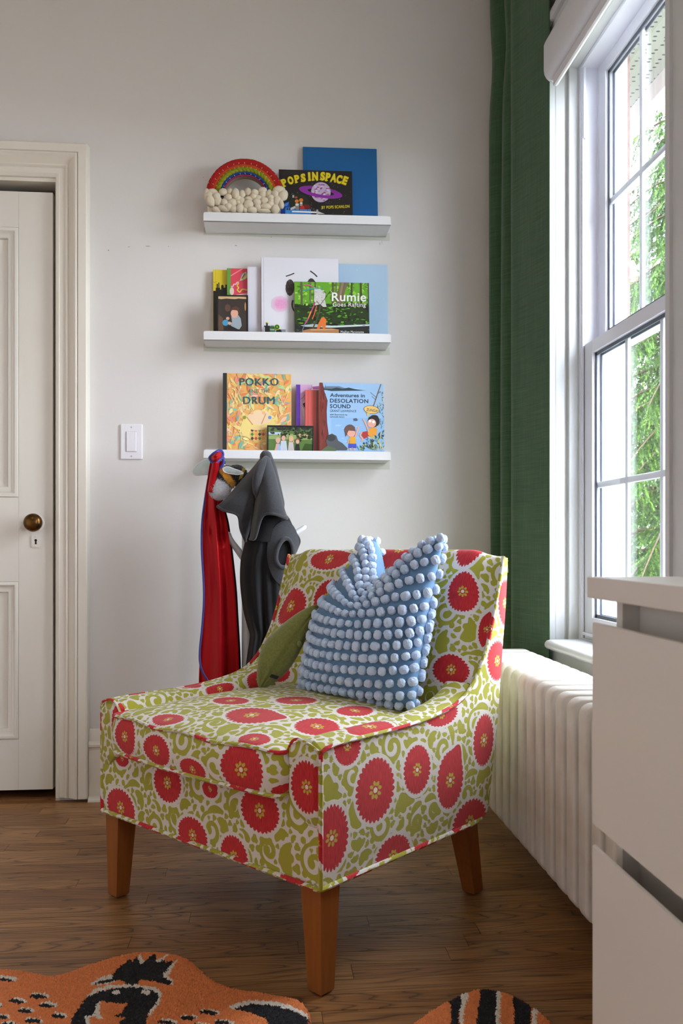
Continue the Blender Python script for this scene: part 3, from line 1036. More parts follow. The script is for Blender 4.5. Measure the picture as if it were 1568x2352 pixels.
def fabric_mat():
    m, nt, b = new_mat('suzani_weave')
    L = nt.links.new
    fabn = nd(nt, 'ShaderNodeAttribute', attribute_name='fab')
    nz = nd(nt, 'ShaderNodeTexNoise', i_Scale=650.0, i_Detail=1.0)
    L(fabn.outputs['Vector'], nz.inputs['Vector'])

    def mask(name, w=.0005, jit=.0016):
        a = nd(nt, 'ShaderNodeAttribute', attribute_name=name)
        j = nd(nt, 'ShaderNodeMath', operation='MULTIPLY_ADD'); j.inputs[1].default_value = jit
        s = nd(nt, 'ShaderNodeMath', operation='SUBTRACT'); s.inputs[1].default_value = .5
        L(nz.outputs['Fac'], s.inputs[0]); L(s.outputs[0], j.inputs[0]); L(a.outputs['Fac'], j.inputs[2])
        r = nd(nt, 'ShaderNodeMapRange'); r.inputs['From Min'].default_value = w; r.inputs['From Max'].default_value = -w
        L(j.outputs[0], r.inputs['Value'])
        return r.outputs['Result']

    def mixc(fac, a, bcol):
        mx = nd(nt, 'ShaderNodeMix', data_type='RGBA')
        L(fac, mx.inputs['Factor'])
        if isinstance(a, tuple): mx.inputs['A'].default_value = a
        else: L(a, mx.inputs['A'])
        if isinstance(bcol, tuple): mx.inputs['B'].default_value = bcol
        else: L(bcol, mx.inputs['B'])
        return mx.outputs['Result']
    # red chenille: streaks along the weave
    mp = nd(nt, 'ShaderNodeMapping'); mp.inputs['Scale'].default_value = (520, 60, 1)
    L(fabn.outputs['Vector'], mp.inputs[0])
    st_ = nd(nt, 'ShaderNodeTexNoise', i_Scale=1.0, i_Detail=3.0)
    L(mp.outputs[0], st_.inputs['Vector'])
    mr = nd(nt, 'ShaderNodeMapRange'); mr.inputs['From Min'].default_value = .3; mr.inputs['From Max'].default_value = .7
    L(st_.outputs['Fac'], mr.inputs['Value'])
    redc = mixc(mr.outputs['Result'], lin((176, 30, 38)), lin((214, 52, 56)))
    # twill of the ground
    mp2 = nd(nt, 'ShaderNodeMapping'); mp2.inputs['Rotation'].default_value = (0, 0, .62)
    L(fabn.outputs['Vector'], mp2.inputs[0])
    wv = nd(nt, 'ShaderNodeTexWave', i_Scale=210.0, i_Distortion=1.2); wv.inputs['Detail Scale'].default_value = 3
    L(mp2.outputs[0], wv.inputs['Vector'])
    cream = mixc(wv.outputs['Fac'], lin((219, 212, 203)), lin((234, 229, 221)))
    olive = mixc(nz.outputs['Fac'], lin((158, 156, 42)), lin((182, 178, 66)))
    m_o, m_r, m_y, m_c = mask('f_olive'), mask('f_red', .0005, .0026), mask('f_yel', .0004, .001), mask('f_crm', .0004, .0008)
    c = mixc(m_o, cream, olive)
    c = mixc(m_r, c, redc)
    c = mixc(m_y, c, lin((196, 178, 62)))
    c = mixc(m_c, c, lin((232, 224, 200)))
    L(c, b.inputs['Base Color'])
    b.inputs['Roughness'].default_value = .82
    b.inputs['Sheen Weight'].default_value = .15
    b.inputs['Specular IOR Level'].default_value = .25
    # relief: red pile and olive stand proud of the cream twill
    h = nd(nt, 'ShaderNodeMath', operation='MULTIPLY_ADD'); h.inputs[1].default_value = .6
    L(m_o, h.inputs[0]); L(m_r, h.inputs[2])
    h2 = nd(nt, 'ShaderNodeMath', operation='MULTIPLY_ADD'); h2.inputs[1].default_value = .45
    L(st_.outputs['Fac'], h2.inputs[0]); L(h.outputs[0], h2.inputs[2])
    h3 = nd(nt, 'ShaderNodeMath', operation='MULTIPLY_ADD'); h3.inputs[1].default_value = .25
    L(wv.outputs['Fac'], h3.inputs[0]); L(h2.outputs[0], h3.inputs[2])
    bp = nd(nt, 'ShaderNodeBump', i_Strength=.55, i_Distance=.0012)
    L(h3.outputs[0], bp.inputs['Height']); L(bp.outputs[0], b.inputs['Normal'])
    return m


M_FAB = fabric_mat()
CH_X, CH_Y, CH_R = -.1389, 1.9024, -.8286
chair = empty('armchair', (CH_X, CH_Y, 0), CH_R, label='low upholstered armchair with red flowers and olive scrolls on cream', cat='armchair')
_cr, _sr = math.cos(CH_R), math.sin(CH_R)


def ch2w(p):
    p = np.asarray(p, float)
    return np.stack([CH_X + p[..., 0] * _cr - p[..., 1] * _sr, CH_Y + p[..., 0] * _sr + p[..., 1] * _cr, p[..., 2]], -1)


def place_flowers(pts, fab, spots):
    """spots: (u, v, half width, half height[, kind, rot]) as seen in the photograph -> flowers in fabric coordinates"""
    px = proj(ch2w(pts))
    out = []
    for s in spots:
        u, v, ru, rv = s[:4]
        d2 = (px[..., 0] - u) ** 2 + (px[..., 1] - v) ** 2
        i, j = np.unravel_index(np.argmin(d2), d2.shape)
        i = min(max(i, 1), pts.shape[0] - 2); j = min(max(j, 1), pts.shape[1] - 2)
        A = np.stack([px[i + 1, j] - px[i - 1, j], px[i, j + 1] - px[i, j - 1]], 1)        # d px / d grid
        B = np.stack([fab[i + 1, j] - fab[i - 1, j], fab[i, j + 1] - fab[i, j - 1]], 1)    # d fab / d grid
        J = A @ np.linalg.inv(B + 1e-12 * np.eye(2))                                       # d px / d fab
        c = fab[i, j] + (np.linalg.solve(J, np.array([u, v]) - px[i, j]) if d2.min() < 9 else 0)
        # ellipse in the picture -> axis-aligned ellipse on the cloth
        rp = min(max(math.hypot(J[0, 0] / ru, J[1, 0] / rv) ** -1, .02), .085)
        rq = min(max(math.hypot(J[0, 1] / ru, J[1, 1] / rv) ** -1, .02), .085)
        out.append((c[0], c[1], rp, rq) + tuple(s[4:]))
    return out


def cloth_part(name, pts, fab, spots=(), off=(0, 0), extra=()):
    fl = place_flowers(pts, fab, spots) + list(extra)
    at = pattern(fab, fl, off)
    at['fab'] = np.concatenate([fab, np.zeros(fab.shape[:2] + (1,))], -1)
    return link(name, grid_mesh(name, pts, attrs=at), M_FAB, chair)


HW = .368
zb0 = .211
contour = np.array([(0, .470), (.03, .474), (.08, .476), (.21, .476), (.30, .479), (.37, .486), (.43, .497), (.475, .515), (.515, .548), (.545, .588), (.568, .630), (.590, .685), (.608, .74), (.622, .785), (.634, .828)])
cont = resample(catmull(contour, 120), 240)
rear = np.array([(.530, .216), (.556, .222), (.572, .240), (.580, .28), (.592, .34), (.612, .44), (.624, .53), (.634, .61), (.647, .70), (.655, .79), (.658, .826)])


def side_panel(sgn, dens):
    A = np.vstack([[(0, zb0)], np.stack([np.zeros(20), np.linspace(zb0 + .01, .465, 20)], 1), cont])
    B = np.vstack([np.stack([np.linspace(0, .52, 60), zb0 + .006 * np.linspace(0, 1, 60)], 1), catmull(rear, 60)])
    n, m = int(330 * dens), int(110 * dens)
    A = resample(A, n); B = resample(B, n)
    t = np.linspace(0, 1, m)
    yz = A[:, None, :] * (1 - t)[None, :, None] + B[:, None, :] * t[None, :, None]
    bul = .006 * np.sin(PI * t)[None, :] * np.sin(PI * np.linspace(0, 1, n))[:, None]
    pts = np.stack([sgn * (HW + bul), yz[..., 0], yz[..., 1]], -1)
    return pts, yz.copy()


spR = [(862, 1815, 46, 76), (958, 1768, 32, 58), (1034, 1792, 31, 68, 1, 1.0), (1111, 1700, 24, 61), (762, 1925, 40, 78), (902, 1968, 44, 50),
       (1078, 1890, 42, 55), (1142, 1518, 20, 47), (1160, 1385, 14, 55), (798, 1712, 32, 48), (1010, 1632, 40, 30)]
pts, fab = side_panel(1, 1.0)
cloth_part('outer_arm_panel', pts, fab, spR, (.03, .07))
pts, fab = side_panel(-1, .4)
cloth_part('outer_arm_panel', pts, fab, [], (.1, .2), extra=[(.15, .34, .05, .06), (.38, .30, .05, .06)])

# front rail
X, Z = np.meshgrid(np.linspace(-HW, HW, 250), np.linspace(zb0, .385, 56), indexing='ij')
pts = np.stack([X, -.004 * np.sin(PI * (X + HW) / (2 * HW)) - .003 * np.sin(PI * (Z - zb0) / .17), Z], -1)
cloth_part('front_rail', pts, np.stack([X, Z], -1), [(277, 1855, 34, 44), (384, 1798, 33, 46), (442, 1918, 36, 42), (537, 1975, 33, 50), (596, 1862, 47, 52), (280, 1742, 20, 8), (482, 1812, 20, 14)], (.19, .02))

# arm fronts
for sgn in (1, -1):
    S, T = np.meshgrid(np.linspace(0, 1, 44), np.linspace(0, 1, 70), indexing='ij')
    z = .318 + T * (.486 - .318)
    inner = .283 + .060 * smooth01((.372 - z) / .056) ** 1.3 + .030 * smooth01((z - .462) / .024) ** 2
    lx = inner + (HW + .001 - inner) * S
    ztop = z - .014 * smooth01((S - .55) / .45) * smooth01((z - .44) / .04)
    ed = np.minimum(np.minimum(S, 1 - S) * 8, np.minimum(T * 5, (1 - T) * 7))
    ly = .004 - .016 * np.clip(ed, 0, 1) ** .5
    pts = np.stack([sgn * lx, ly, ztop], -1)
    if sgn < 0: pts = pts[::-1]
    fab = np.stack([pts[..., 0], pts[..., 2]], -1)
    cloth_part('arm_front', pts, fab, [(704, 1808, 38, 62)] if sgn > 0 else [(272, 1668, 34, 58)], (.05, .11) if sgn > 0 else (.2, .11))

# arm tops with inner faces
ci = resample(cont[cont[:, 0] < .500], 165)
tg = np.gradient(ci, axis=0); tg /= np.linalg.norm(tg, axis=1)[:, None]
nrm = np.stack([-tg[:, 1], tg[:, 0]], 1)
cross = catmull([(HW, 0), (HW - .012, .007), (HW - .040, .010), (HW - .068, .006), (HW - .080, -.006), (HW - .085, -.022), (HW - .086, -.06), (HW - .086, -.12)], 64)
clen = np.concatenate([[0], np.cumsum(np.linalg.norm(np.diff(cross, axis=0), axis=1))])
slen = np.concatenate([[0], np.cumsum(np.linalg.norm(np.diff(ci, axis=0), axis=1))])
for sgn in (1, -1):
    pts = np.zeros((len(ci), len(cross), 3))
    fade = 1 - smooth01((slen - .44) / .16)                     # the scroll flattens into the wing
    hh = cross[None, :, 1] * np.where(cross[None, :, 1] > -.02, 1, (.35 + .65 * fade[:, None]))
    pts[..., 0] = sgn * cross[None, :, 0]
    pts[..., 1] = ci[:, None, 0] + hh * nrm[:, None, 0] + .004
    pts[..., 2] = ci[:, None, 1] + hh * nrm[:, None, 1]
    if sgn < 0: pts = pts[:, ::-1]
    cl = clen if sgn > 0 else clen[::-1]
    fab = np.stack([np.broadcast_to(slen[:, None], pts.shape[:2]), np.broadcast_to(sgn * cl[None, :], pts.shape[:2])], -1).copy()
    spots = [(848, 1668, 46, 26, 1, 3.4), (955, 1650, 34, 22), (1032, 1612, 26, 22)] if sgn > 0 else [(505, 1582, 40, 14), (430, 1569, 26, 8), (596, 1562, 32, 26)]
    cloth_part('arm', pts, fab, spots, (.12, .05) if sgn > 0 else (.02, .22))

# inner back, wings and top roll
mid = catmull([(.470, .36), (.492, .44), (.515, .52), (.540, .60), (.566, .68), (.592, .755), (.608, .805), (.619, .832), (.634, .845), (.649, .842), (.660, .826), (.662, .79)], 200)
end = catmull([(.485, .36), (.492, .44), (.506, .53), (.545, .588), (.568, .63), (.597, .705), (.617, .770), (.631, .812), (.639, .826), (.648, .829), (.656, .820), (.660, .79)], 200)
midr, endr = resample(mid, 185), resample(end, 185)
xs = np.linspace(-1, 1, 240)
wv_ = smooth01((np.abs(xs) - .76) / .24)
yz = midr[None] * (1 - wv_)[:, None, None] + endr[None] * wv_[:, None, None]
zf = smooth01((yz[..., 1] - .40) / .1) * smooth01((.835 - yz[..., 1]) / .06)
yz[..., 0] -= .020 * (1 - (np.abs(xs) ** 2.5))[:, None] * zf
tl = np.concatenate([[0], np.cumsum(np.linalg.norm(np.diff(midr, axis=0), axis=1))])
pts = np.stack([np.broadcast_to((xs * HW)[:, None], yz.shape[:2]), yz[..., 0], yz[..., 1]], -1)
fab = np.stack([np.broadcast_to((xs * HW)[:, None], yz.shape[:2]), np.broadcast_to(tl[None], yz.shape[:2])], -1).copy()
cloth_part('inner_back', pts, fab, [(756, 1284, 44, 26, 1, .3), (667, 1392, 33, 45), (752, 1372, 32, 44), (1062, 1358, 36, 48), (1118, 1446, 14, 52), (1036, 1538, 44, 36),
                                    (920, 1262, 36, 9), (1090, 1262, 38, 6), (640, 1545, 26, 22)], (.16, .13))
# back panel
T, X = np.meshgrid(np.linspace(0, 1, 40), np.linspace(-HW, HW, 60), indexing='ij')
rr = resample(np.vstack([catmull(rear, 60)[8:], [(.660, .82)]]), 40)
pts = np.stack([X, np.broadcast_to(rr[:, None, 0], X.shape), np.broadcast_to(rr[:, None, 1], X.shape)], -1)
cloth_part('back_panel', pts, np.stack([X, np.broadcast_to(rr[:, None, 1], X.shape)], -1).copy(), [], (.2, .1), extra=[(-.2, .5, .05, .06), (.1, .6, .05, .06), (.15, .35, .05, .06)])
MB().box((-HW + .01, .01, zb0 - .004), (HW - .01, .51, zb0 + .03)).build('dust_cover', mat('black_lining', (20, 18, 17), .9), chair)
MB().box((-HW + .02, .015, zb0 + .02), (HW - .02, .53, .36)).build('frame', mat('chair_inner', (40, 34, 30), .9), chair)

# seat cushion
cw, cf, cb_ = .284, -.030, .500
cush_z0, cush_z1 = .374, .458
n, m = 190, 170
X, Yg = np.meshgrid(np.linspace(-1, 1, n), np.linspace(0, 1, m), indexing='ij')
rc = .022
# rounded plan: pull the corners in
px_ = X * cw; py_ = cf + Yg * (cb_ - cf)
fy = np.clip((cf + rc - py_) / rc, 0, 1)
px_ = np.sign(px_) * np.minimum(np.abs(px_), cw - rc + rc * np.sqrt(np.clip(1 - fy ** 2, 0, 1)) )
py_ = py_ - .016 * (1 - X ** 2) * (1 - Yg) ** 3
crown = .036 * (1 - np.abs(X) ** 3.2) * (1 - (1 - Yg) ** 5) * (.45 + .55 * np.sin(PI * np.clip(Yg * .62 + .28, 0, 1)))
edge = .006 * (1 - np.exp(-np.minimum((1 - np.abs(X)) * cw, Yg * .5) / .006))
wob = .0025 * np.sin(9 * X + 1.3) * np.exp(-Yg * 9)
pts = np.stack([px_, py_, cush_z1 + crown + edge + wob], -1)
top_edge = pts[:, 0].copy()
cush_off = (.07, .26)
tp = cloth_part('cushion_top', pts, np.stack([px_, py_], -1), [(386, 1652, 34, 15), (578, 1642, 58, 20, 1, .5), (530, 1609, 48, 8), (442, 1602, 40, 9), (680, 1608, 50, 9), (728, 1668, 46, 26), (584, 1697, 34, 16), (815, 1632, 44, 12), (250, 1645, 20, 8)], cush_off)
# boxing strip round the plan
side_l = np.stack([np.full(40, -cw), np.linspace(cb_, cf + rc, 40)], 1)
a = np.linspace(PI, 1.5 * PI, 10)
cl_ = np.stack([-cw + rc + rc * np.cos(a), cf + rc + rc * np.sin(a)], 1)
fx_ = np.linspace(-cw + rc, cw - rc, 90)
frn = np.stack([fx_, cf - .016 * (1 - (fx_ / cw) ** 2)], 1)
cr_ = cl_[::-1] * np.array([-1, 1]); side_r = side_l[::-1] * np.array([-1, 1])
plan = resample(np.vstack([side_l, cl_, frn, cr_, side_r]), 420)
pl_len = np.concatenate([[0], np.cumsum(np.linalg.norm(np.diff(plan, axis=0), axis=1))])
tgp = np.gradient(plan, axis=0); tgp /= np.linalg.norm(tgp, axis=1)[:, None]
nrp = np.stack([tgp[:, 1], -tgp[:, 0]], 1)
tz = np.linspace(0, 1, 34)
bul = .009 * np.sin(PI * tz)
pts = np.zeros((len(plan), len(tz), 3))
pts[..., 0] = plan[:, None, 0] + nrp[:, None, 0] * bul[None]
pts[..., 1] = plan[:, None, 1] + nrp[:, None, 1] * bul[None]
pts[..., 2] = cush_z0 + (cush_z1 + .002 - cush_z0) * tz[None]
fab = np.stack([np.broadcast_to(pl_len[:, None], pts.shape[:2]), np.broadcast_to((tz * .09)[None], pts.shape[:2])], -1).copy()
cloth_part('cushion_boxing', pts, fab, [(286, 1692, 24, 44), (358, 1724, 32, 36), (442, 1768, 32, 26), (553, 1768, 51, 60), (664, 1842, 34, 26)], (.02, .2))
MB().box((-cw + .01, cf + .01, cush_z0 - .003), (cw - .01, cb_, cush_z0 + .01)).build('cushion_underside', M_FAB, chair)


# welting (piping)
def welt(name, pts, r=.0047, off=(0, 0), seed=0):
    pts = np.asarray(pts, float)
    ln = np.concatenate([[0], np.cumsum(np.linalg.norm(np.diff(pts, axis=0), axis=1))])
    n = max(20, int(ln[-1] / .004))
    pts = resample(pts, n)
    tan = np.gradient(pts, axis=0); tan /= np.linalg.norm(tan, axis=1)[:, None]
    ref = np.where(np.abs(tan[:, 2:3]) < .8, np.array([[0, 0, 1.]]), np.array([[1., 0, 0]]))
    a = np.cross(tan, ref); a /= np.linalg.norm(a, axis=1)[:, None]
    b = np.cross(tan, a)
    th = np.linspace(0, 2 * PI, 9)
    g = pts[:, None] + r * (a[:, None] * np.cos(th)[None, :, None] + b[:, None] * np.sin(th)[None, :, None])
    s = np.linspace(0, ln[-1], n)
    fab = np.stack([np.broadcast_to(s[:, None], (n, 9)) * .72 + off[0], np.broadcast_to((th * r)[None], (n, 9)) + s[:, None] * .68 + off[1]], -1)
    rg = np.random.default_rng(seed)
    fl = []
    x = rg.uniform(.0, .1)
    while x < ln[-1]:
        fl.append((x * .72 + off[0], x * .68 + off[1] + rg.uniform(-.01, .02), rg.uniform(.02, .045), rg.uniform(.02, .045)))
        x += rg.uniform(.12, .24)
    return cloth_part(name, g, fab, [], (0, 0), extra=fl)


for sgn in (1, -1):
    path = [(sgn * (HW + .001), -.003, z) for z in np.linspace(zb0, .466, 10)] + [(sgn * (HW + .002), a, b + .002) for a, b in cont[3:]]
    welt('arm_welt', path, seed=3 + sgn)
    at_ = [(sgn * (HW - .001), -.006, .470), (sgn * (HW - .018), -.010, .480), (sgn * (HW - .045), -.011, .487), (sgn * (HW - .066), -.010, .482), (sgn * (HW - .081), -.007, .462), (sgn * (HW - .085), -.002, .44)]
    welt('arm_front_seam', catmull(at_, 40), .0030, (.3, .1), 9 + sgn)
bt = [(-HW, .53, zb0 + .004), (-HW - .001, .0, zb0), (-HW + .004, -.005, zb0), (HW - .004, -.005, zb0), (HW + .001, 0, zb0), (HW, .50, zb0 + .004), (HW - .004, .545, zb0 + .008)]
welt('bottom_welt', bt, .0055, (.1, .02), 21)
ed = top_edge + np.array([0, -.002, .001])
rim = np.stack([plan[:, 0] + nrp[:, 0] * .002, plan[:, 1] + nrp[:, 1] * .002, np.full(len(plan), cush_z1 + .001)], 1)
rim[:, 2] += .0025 * np.sin(9 * rim[:, 0] / cw + 1.3) * np.exp(-(rim[:, 1] - cf) * 18)
welt('cushion_welt', rim, .0045, (.05, .3), 31)
rim2 = rim.copy(); rim2[:, 2] = cush_z0
welt('cushion_welt', rim2, .0045, (.25, .12), 32)
# seam where the arm scroll meets the back
for sgn in (1, -1):
    sm = [(sgn * (HW - .088), .470, .498), (sgn * (HW - .07), .485, .514), (sgn * (HW - .045), .500, .524), (sgn * (HW - .022), .505, .527), (sgn * (HW - .010), .502, .525)]
    welt('arm_back_seam', catmull(sm, 30), .0022, (.4, .22), 41)

# legs
def leg_mat():
    m, nt, b = new_mat('stained_maple')
    L = nt.links.new
    tc = nd(nt, 'ShaderNodeTexCoord')
    mp = nd(nt, 'ShaderNodeMapping'); mp.inputs['Scale'].default_value = (90, 90, 6)
    nz = nd(nt, 'ShaderNodeTexNoise', i_Scale=1.0, i_Detail=5.0)
    L(tc.outputs['Object'], mp.inputs[0]); L(mp.outputs[0], nz.inputs['Vector'])
    mx = nd(nt, 'ShaderNodeMix', data_type='RGBA'); mx.inputs['A'].default_value = lin((132, 74, 28)); mx.inputs['B'].default_value = lin((164, 98, 42))
    L(nz.outputs['Fac'], mx.inputs['Factor']); L(mx.outputs['Result'], b.inputs['Base Color'])
    b.inputs['Roughness'].default_value = .38
    return m


M_LEG = leg_mat()
legs = [((.336, .030), .054, (.342, .026), .036), ((-.336, .030), .054, (-.342, .026), .036), ((.318, .535), .050, (.288, .625), .036), ((-.318, .535), .050, (-.288, .625), .036)]
for (tx, ty), ts, (bx_, by_), bs in legs:
    lg = MB()
    vs = []
    for (cx, cy, s, z) in ((bx_, by_, bs / 2 - .002, .003), (bx_, by_, bs / 2, .006), (tx, ty, ts / 2, zb0 - .001)):
        vs += [(cx - s, cy - s, z), (cx + s, cy - s, z), (cx + s, cy + s, z), (cx - s, cy + s, z)]
    lg.add(vs, [(0, 3, 2, 1), (8, 9, 10, 11)] + [(4 * k + i, 4 * k + (i + 1) % 4, 4 * k + 4 + (i + 1) % 4, 4 * k + 4 + i) for k in (0, 1) for i in range(4)])
    l_ = lg.build('leg', M_LEG, chair)
    gl = MB().lathe([(.012, 0), (.012, .0035)], 14, Matrix.Translation((bx_, by_, 0)))
    gl.build('glide', mat('leg_glide', (60, 55, 50), .5), l_)

# ------------------------------------------------------------------ blue pillow with pompoms
M_PIL = mat('pillow_blue', (98, 138, 174), .8, var=.10, vscale=25, bump=.15, bscale=300, sheen=.2)
M_POM = mat('pompom_chenille', (206, 226, 253), .95, bump=.4, bscale=620, sheen=.5, rnd=.1, c2=(194, 218, 250), bdist=.0015)
pil = empty('pillow', tuple(ch2w(np.array([.07, .42, .478]))), CH_R, label='light blue pillow with rows of pompoms on the armchair', cat='pillow')


def pillow_point(s, t, side):
    """s, t in -1..1 across and up the pillow; side +1 front, -1 back; chair coordinates"""
    s = np.asarray(s, float); t = np.asarray(t, float)
    half, hh = .181, .197
    e = np.clip((1 - s ** 2) * (1 - t ** 2), 0, 1)
    th = .098 * e ** .50 * (1 - .22 * t)
    x = half * s * (1 - .09 * (1 - t ** 2))
    z = hh + hh * t * (1 - .05 * (1 - s ** 2))
    up = smooth01((t + .25) / 1.25)
    z = z - .085 * np.exp(-((s - .02) / .46) ** 2) * up ** 2          # the top edge is pressed in
    cl = smooth01((t - .05) / .95) * smooth01((-s + .25) / 1.25)      # upper left corner folds back and inwards
    x = x + .066 * cl
    z = z + .020 * cl
    cr = smooth01((t - .3) / .7) * smooth01((s - .2) / .8)
    z = z + .022 * cr
    lean = .30
    d = -side * th
    ly = .402 + z * math.sin(lean) + d * math.cos(lean) + .045 * cl
    zz = .484 + z * math.cos(lean) + d * math.sin(lean) * .6
    lx = .096 + x
    zz = np.maximum(zz, .484 + .003 * np.cos(7 * s))                  # rests on the seat
    return np.stack([lx, ly, zz], -1)


ns = 72
S, T = np.meshgrid(np.sin(np.linspace(-PI / 2, PI / 2, ns)), np.sin(np.linspace(-PI / 2, PI / 2, ns)), indexing='ij')
org = np.array([.07, .42, .478])
for side, nm in ((1, 'pillow_front'), (-1, 'pillow_back')):
    g = pillow_point(S, T, side) - org
    if side < 0: g = g[::-1]
    link(nm, grid_mesh(nm, g), M_PIL, pil)


def pom_mesh(seed):
    bm = bmesh.new()
    bmesh.ops.create_icosphere(bm, subdivisions=4, radius=1.0)
    for q in bm.verts:
        c = q.co.normalized()
        k = (abs(c.x) ** 2.5 + abs(c.y) ** 2.5 + abs(c.z) ** 2.5) ** (-1 / 2.5)
        nn = mnoise.noise(c * 3.1 + Vector((seed * 7.1, 0, 0))) * .10 + mnoise.noise(c * 7 + Vector((0, seed * 3.3, 0))) * .07 + mnoise.noise(c * 17 + Vector((0, 0, seed * 5.3))) * .10
        q.co = c * k * (1 + nn)
    me = bpy.data.meshes.new('pompom')
    bm.to_mesh(me); bm.free()
    me.polygons.foreach_set('use_smooth', np.ones(len(me.polygons), dtype=bool))
    me.materials.append(M_POM)
    return me


poms = [pom_mesh(k) for k in range(4)]


def put_pom(s, t, side):
    h = 1e-3
    p = pillow_point(s, t, side)
    ds = pillow_point(min(s + h, .999), t, side) - pillow_point(max(s - h, -.999), t, side)
    dt = pillow_point(s, min(t + h, .999), side) - pillow_point(s, max(t - h, -.999), side)
    a = Vector(ds).normalized(); b = Vector(dt).normalized()
    nn = a.cross(b)
    if nn.length < 1e-4: return
    nn.normalize()
    if nn.y * side > 0: nn = -nn
    b = nn.cross(a)
    M3 = Matrix((a, b, nn)).transposed()
    o = link('pompom', poms[random.randrange(4)], None, pil)
    o.location = Vector(p - org) + nn * .006
    o.rotation_euler = (M3 @ Matrix.Rotation(random.choice([0, PI / 2, PI]) + random.uniform(-.25, .25), 3, 'Z')).to_euler()
    k = random.uniform(.9, 1.08)
    ww = min(1.0, max(.55, np.linalg.norm(ds) / (2 * h) / .185))
    hh_ = min(1.0, max(.6, np.linalg.norm(dt) / (2 * h) / .19))
    o.scale = (.0099 * k * ww, .0113 * k * hh_, .0094 * k)


NR = 14
ss = np.linspace(-.995, .995, 400)
tt_ = np.linspace(-.99, .99, 300)
mid_len = np.concatenate([[0], np.cumsum(np.linalg.norm(np.diff(pillow_point(np.zeros(300) + .35, tt_, 1), axis=0), axis=1))])
rows_t = np.interp((np.arange(NR) + .5) / NR * mid_len[-1], mid_len, tt_)
for t in rows_t:
    for side in (1, -1):
        ln = np.concatenate([[0], np.cumsum(np.linalg.norm(np.diff(pillow_point(ss, np.full(400, t), side), axis=0), axis=1))])
        n_ = int(round(ln[-1] / .0240))
        for c in range(n_):
            fr_ = (c + .22) / (n_ - .56) if side > 0 else (c + .5) / n_
            s = float(np.interp(fr_ * ln[-1], ln, ss))
            if side < 0 and not (s > .52 or (s < -.62 and t > .45)): continue
            put_pom(s, float(t) + random.uniform(-.006, .006), side)

# ------------------------------------------------------------------ green felt cushion
M_FELT = mat('green_felt', (128, 130, 62), .95, var=.22, vscale=180, bump=.5, bscale=700, sheen=.5, c2=(108, 112, 50))
A = ch2w(np.array([-.172, .338, .490])); B = ch2w(np.array([-.075, .440, .690]))
gc = empty('felt_cushion', tuple(A), label='small olive green felt pod cushion leaning against the blue pillow', cat='cushion')
ax = Vector(B - A); Lg = ax.length; ax.normalize()
view = Vector((A[0], A[1], A[2] - CAM_H)).normalized()
sd = ax.cross(view).normalized(); up_ = sd.cross(ax).normalized()     # up_ faces away from the viewer side
n, m = 60, 48
g = np.zeros((n, m, 3))
for i in range(n):
    t = i / (n - 1)
    tt = -.004 + t * (Lg + .020)
    w = .043 * (math.sin(PI * min(1, max(0, t)) ** .92) ** .70) * (1 + .10 * math.sin(2 * PI * t)) + .0006
    d = w * .66
    bend = .012 * math.sin(PI * t)
    tuck = .35 * math.exp(-((t - .13) / .07) ** 2)
    for k in range(m):
        th = 2 * PI * k / m
        cx_ = math.cos(th); sy_ = math.sin(th)
        prof_ = abs(sy_) ** .85 * (1 if sy_ > 0 else -1)
        d2 = d * (1 - tuck * math.exp(-((cx_ - .25) / .25) ** 2))
        p = ax * tt + sd * (w * cx_ * (1 - .10 * abs(math.sin(th)) ** 6) + bend) + up_ * (d2 * prof_)
        # creased seam along the visible face
        if sy_ < 0: p = p + up_ * (.005 * math.exp(-((cx_ + .28) / .06) ** 2))
        g[i, k] = p
link('cushion_body', grid_mesh('cushion_body', np.concatenate([g, g[:, :1]], 1)), M_FELT, gc)
cpos = ax * (Lg * .62) + sd * (-.018) - up_ * .028
MB().ball(tuple(cpos), (.006, .006, .008), 12, 8).build('button', M_FELT, gc, smooth=True)
tg_ = MB(); q0 = ax * (Lg * .16) + sd * (-.004) - up_ * .0275
e1 = (ax * .3 - sd * .95).normalized() * .020; e2 = ax * .009
tg_.prism([q0, q0 + e1, q0 + e1 + e2, q0 + e2], tuple(-up_ * .0015))
tag(tg_.build('label_tag', mat('black_tag', (20, 20, 24), .7), gc), 'small black woven tag')

# ------------------------------------------------------------------ white coat stand with horn-like pegs
YS = 2.80
cs_base = ony(566, 1600, YS)
M_STAND = mat('white_lacquer', (236, 237, 240), .3)
stand = empty('coat_stand', (cs_base[0], YS, 0), label='white coat stand with curved pegs behind the armchair', cat='coat stand')


def sp(u, v, y=YS):
    p = ony(u, v, y); return (p[0] - cs_base[0], p[1] - YS, p[2])


zt_ = ony(566, 1085, YS)[2]
MB().tube([(0, 0, .02), (0, 0, .5), (0, 0, 1.0), (0, 0, zt_)], [.017, .016, .015, .013], 14).build('pole', M_STAND, stand, smooth='auto')
for a in range(3):
    ang = a * 2 * PI / 3 + .4
    ln = .15
    MB().tube([(0, 0, .05), (ln * .5 * math.cos(ang), ln * .5 * math.sin(ang), .030), (ln * math.cos(ang), ln * math.sin(ang), .011)], [.013, .012, .011], 10).build('foot', M_STAND, stand, smooth='auto')
pegs = [[(0, 0, ony(566, 1250, YS)[2]), sp(620, 1243), sp(665, 1231), sp(690, 1217), sp(703, 1208)],
        [(0, 0, ony(566, 1130, YS)[2]), sp(530, 1095, YS - .03), sp(515, 1075, YS - .04), sp(506, 1062, YS - .045)],
        [(0, 0, ony(566, 1130, YS)[2]), sp(590, 1095, YS - .02), sp(605, 1060, YS - .05), sp(611, 1046, YS - .06)],
        [(0, 0, ony(566, 1290, YS)[2]), sp(545, 1262, YS - .01), sp(530, 1240, YS - .02), sp(524, 1222, YS - .02)]]
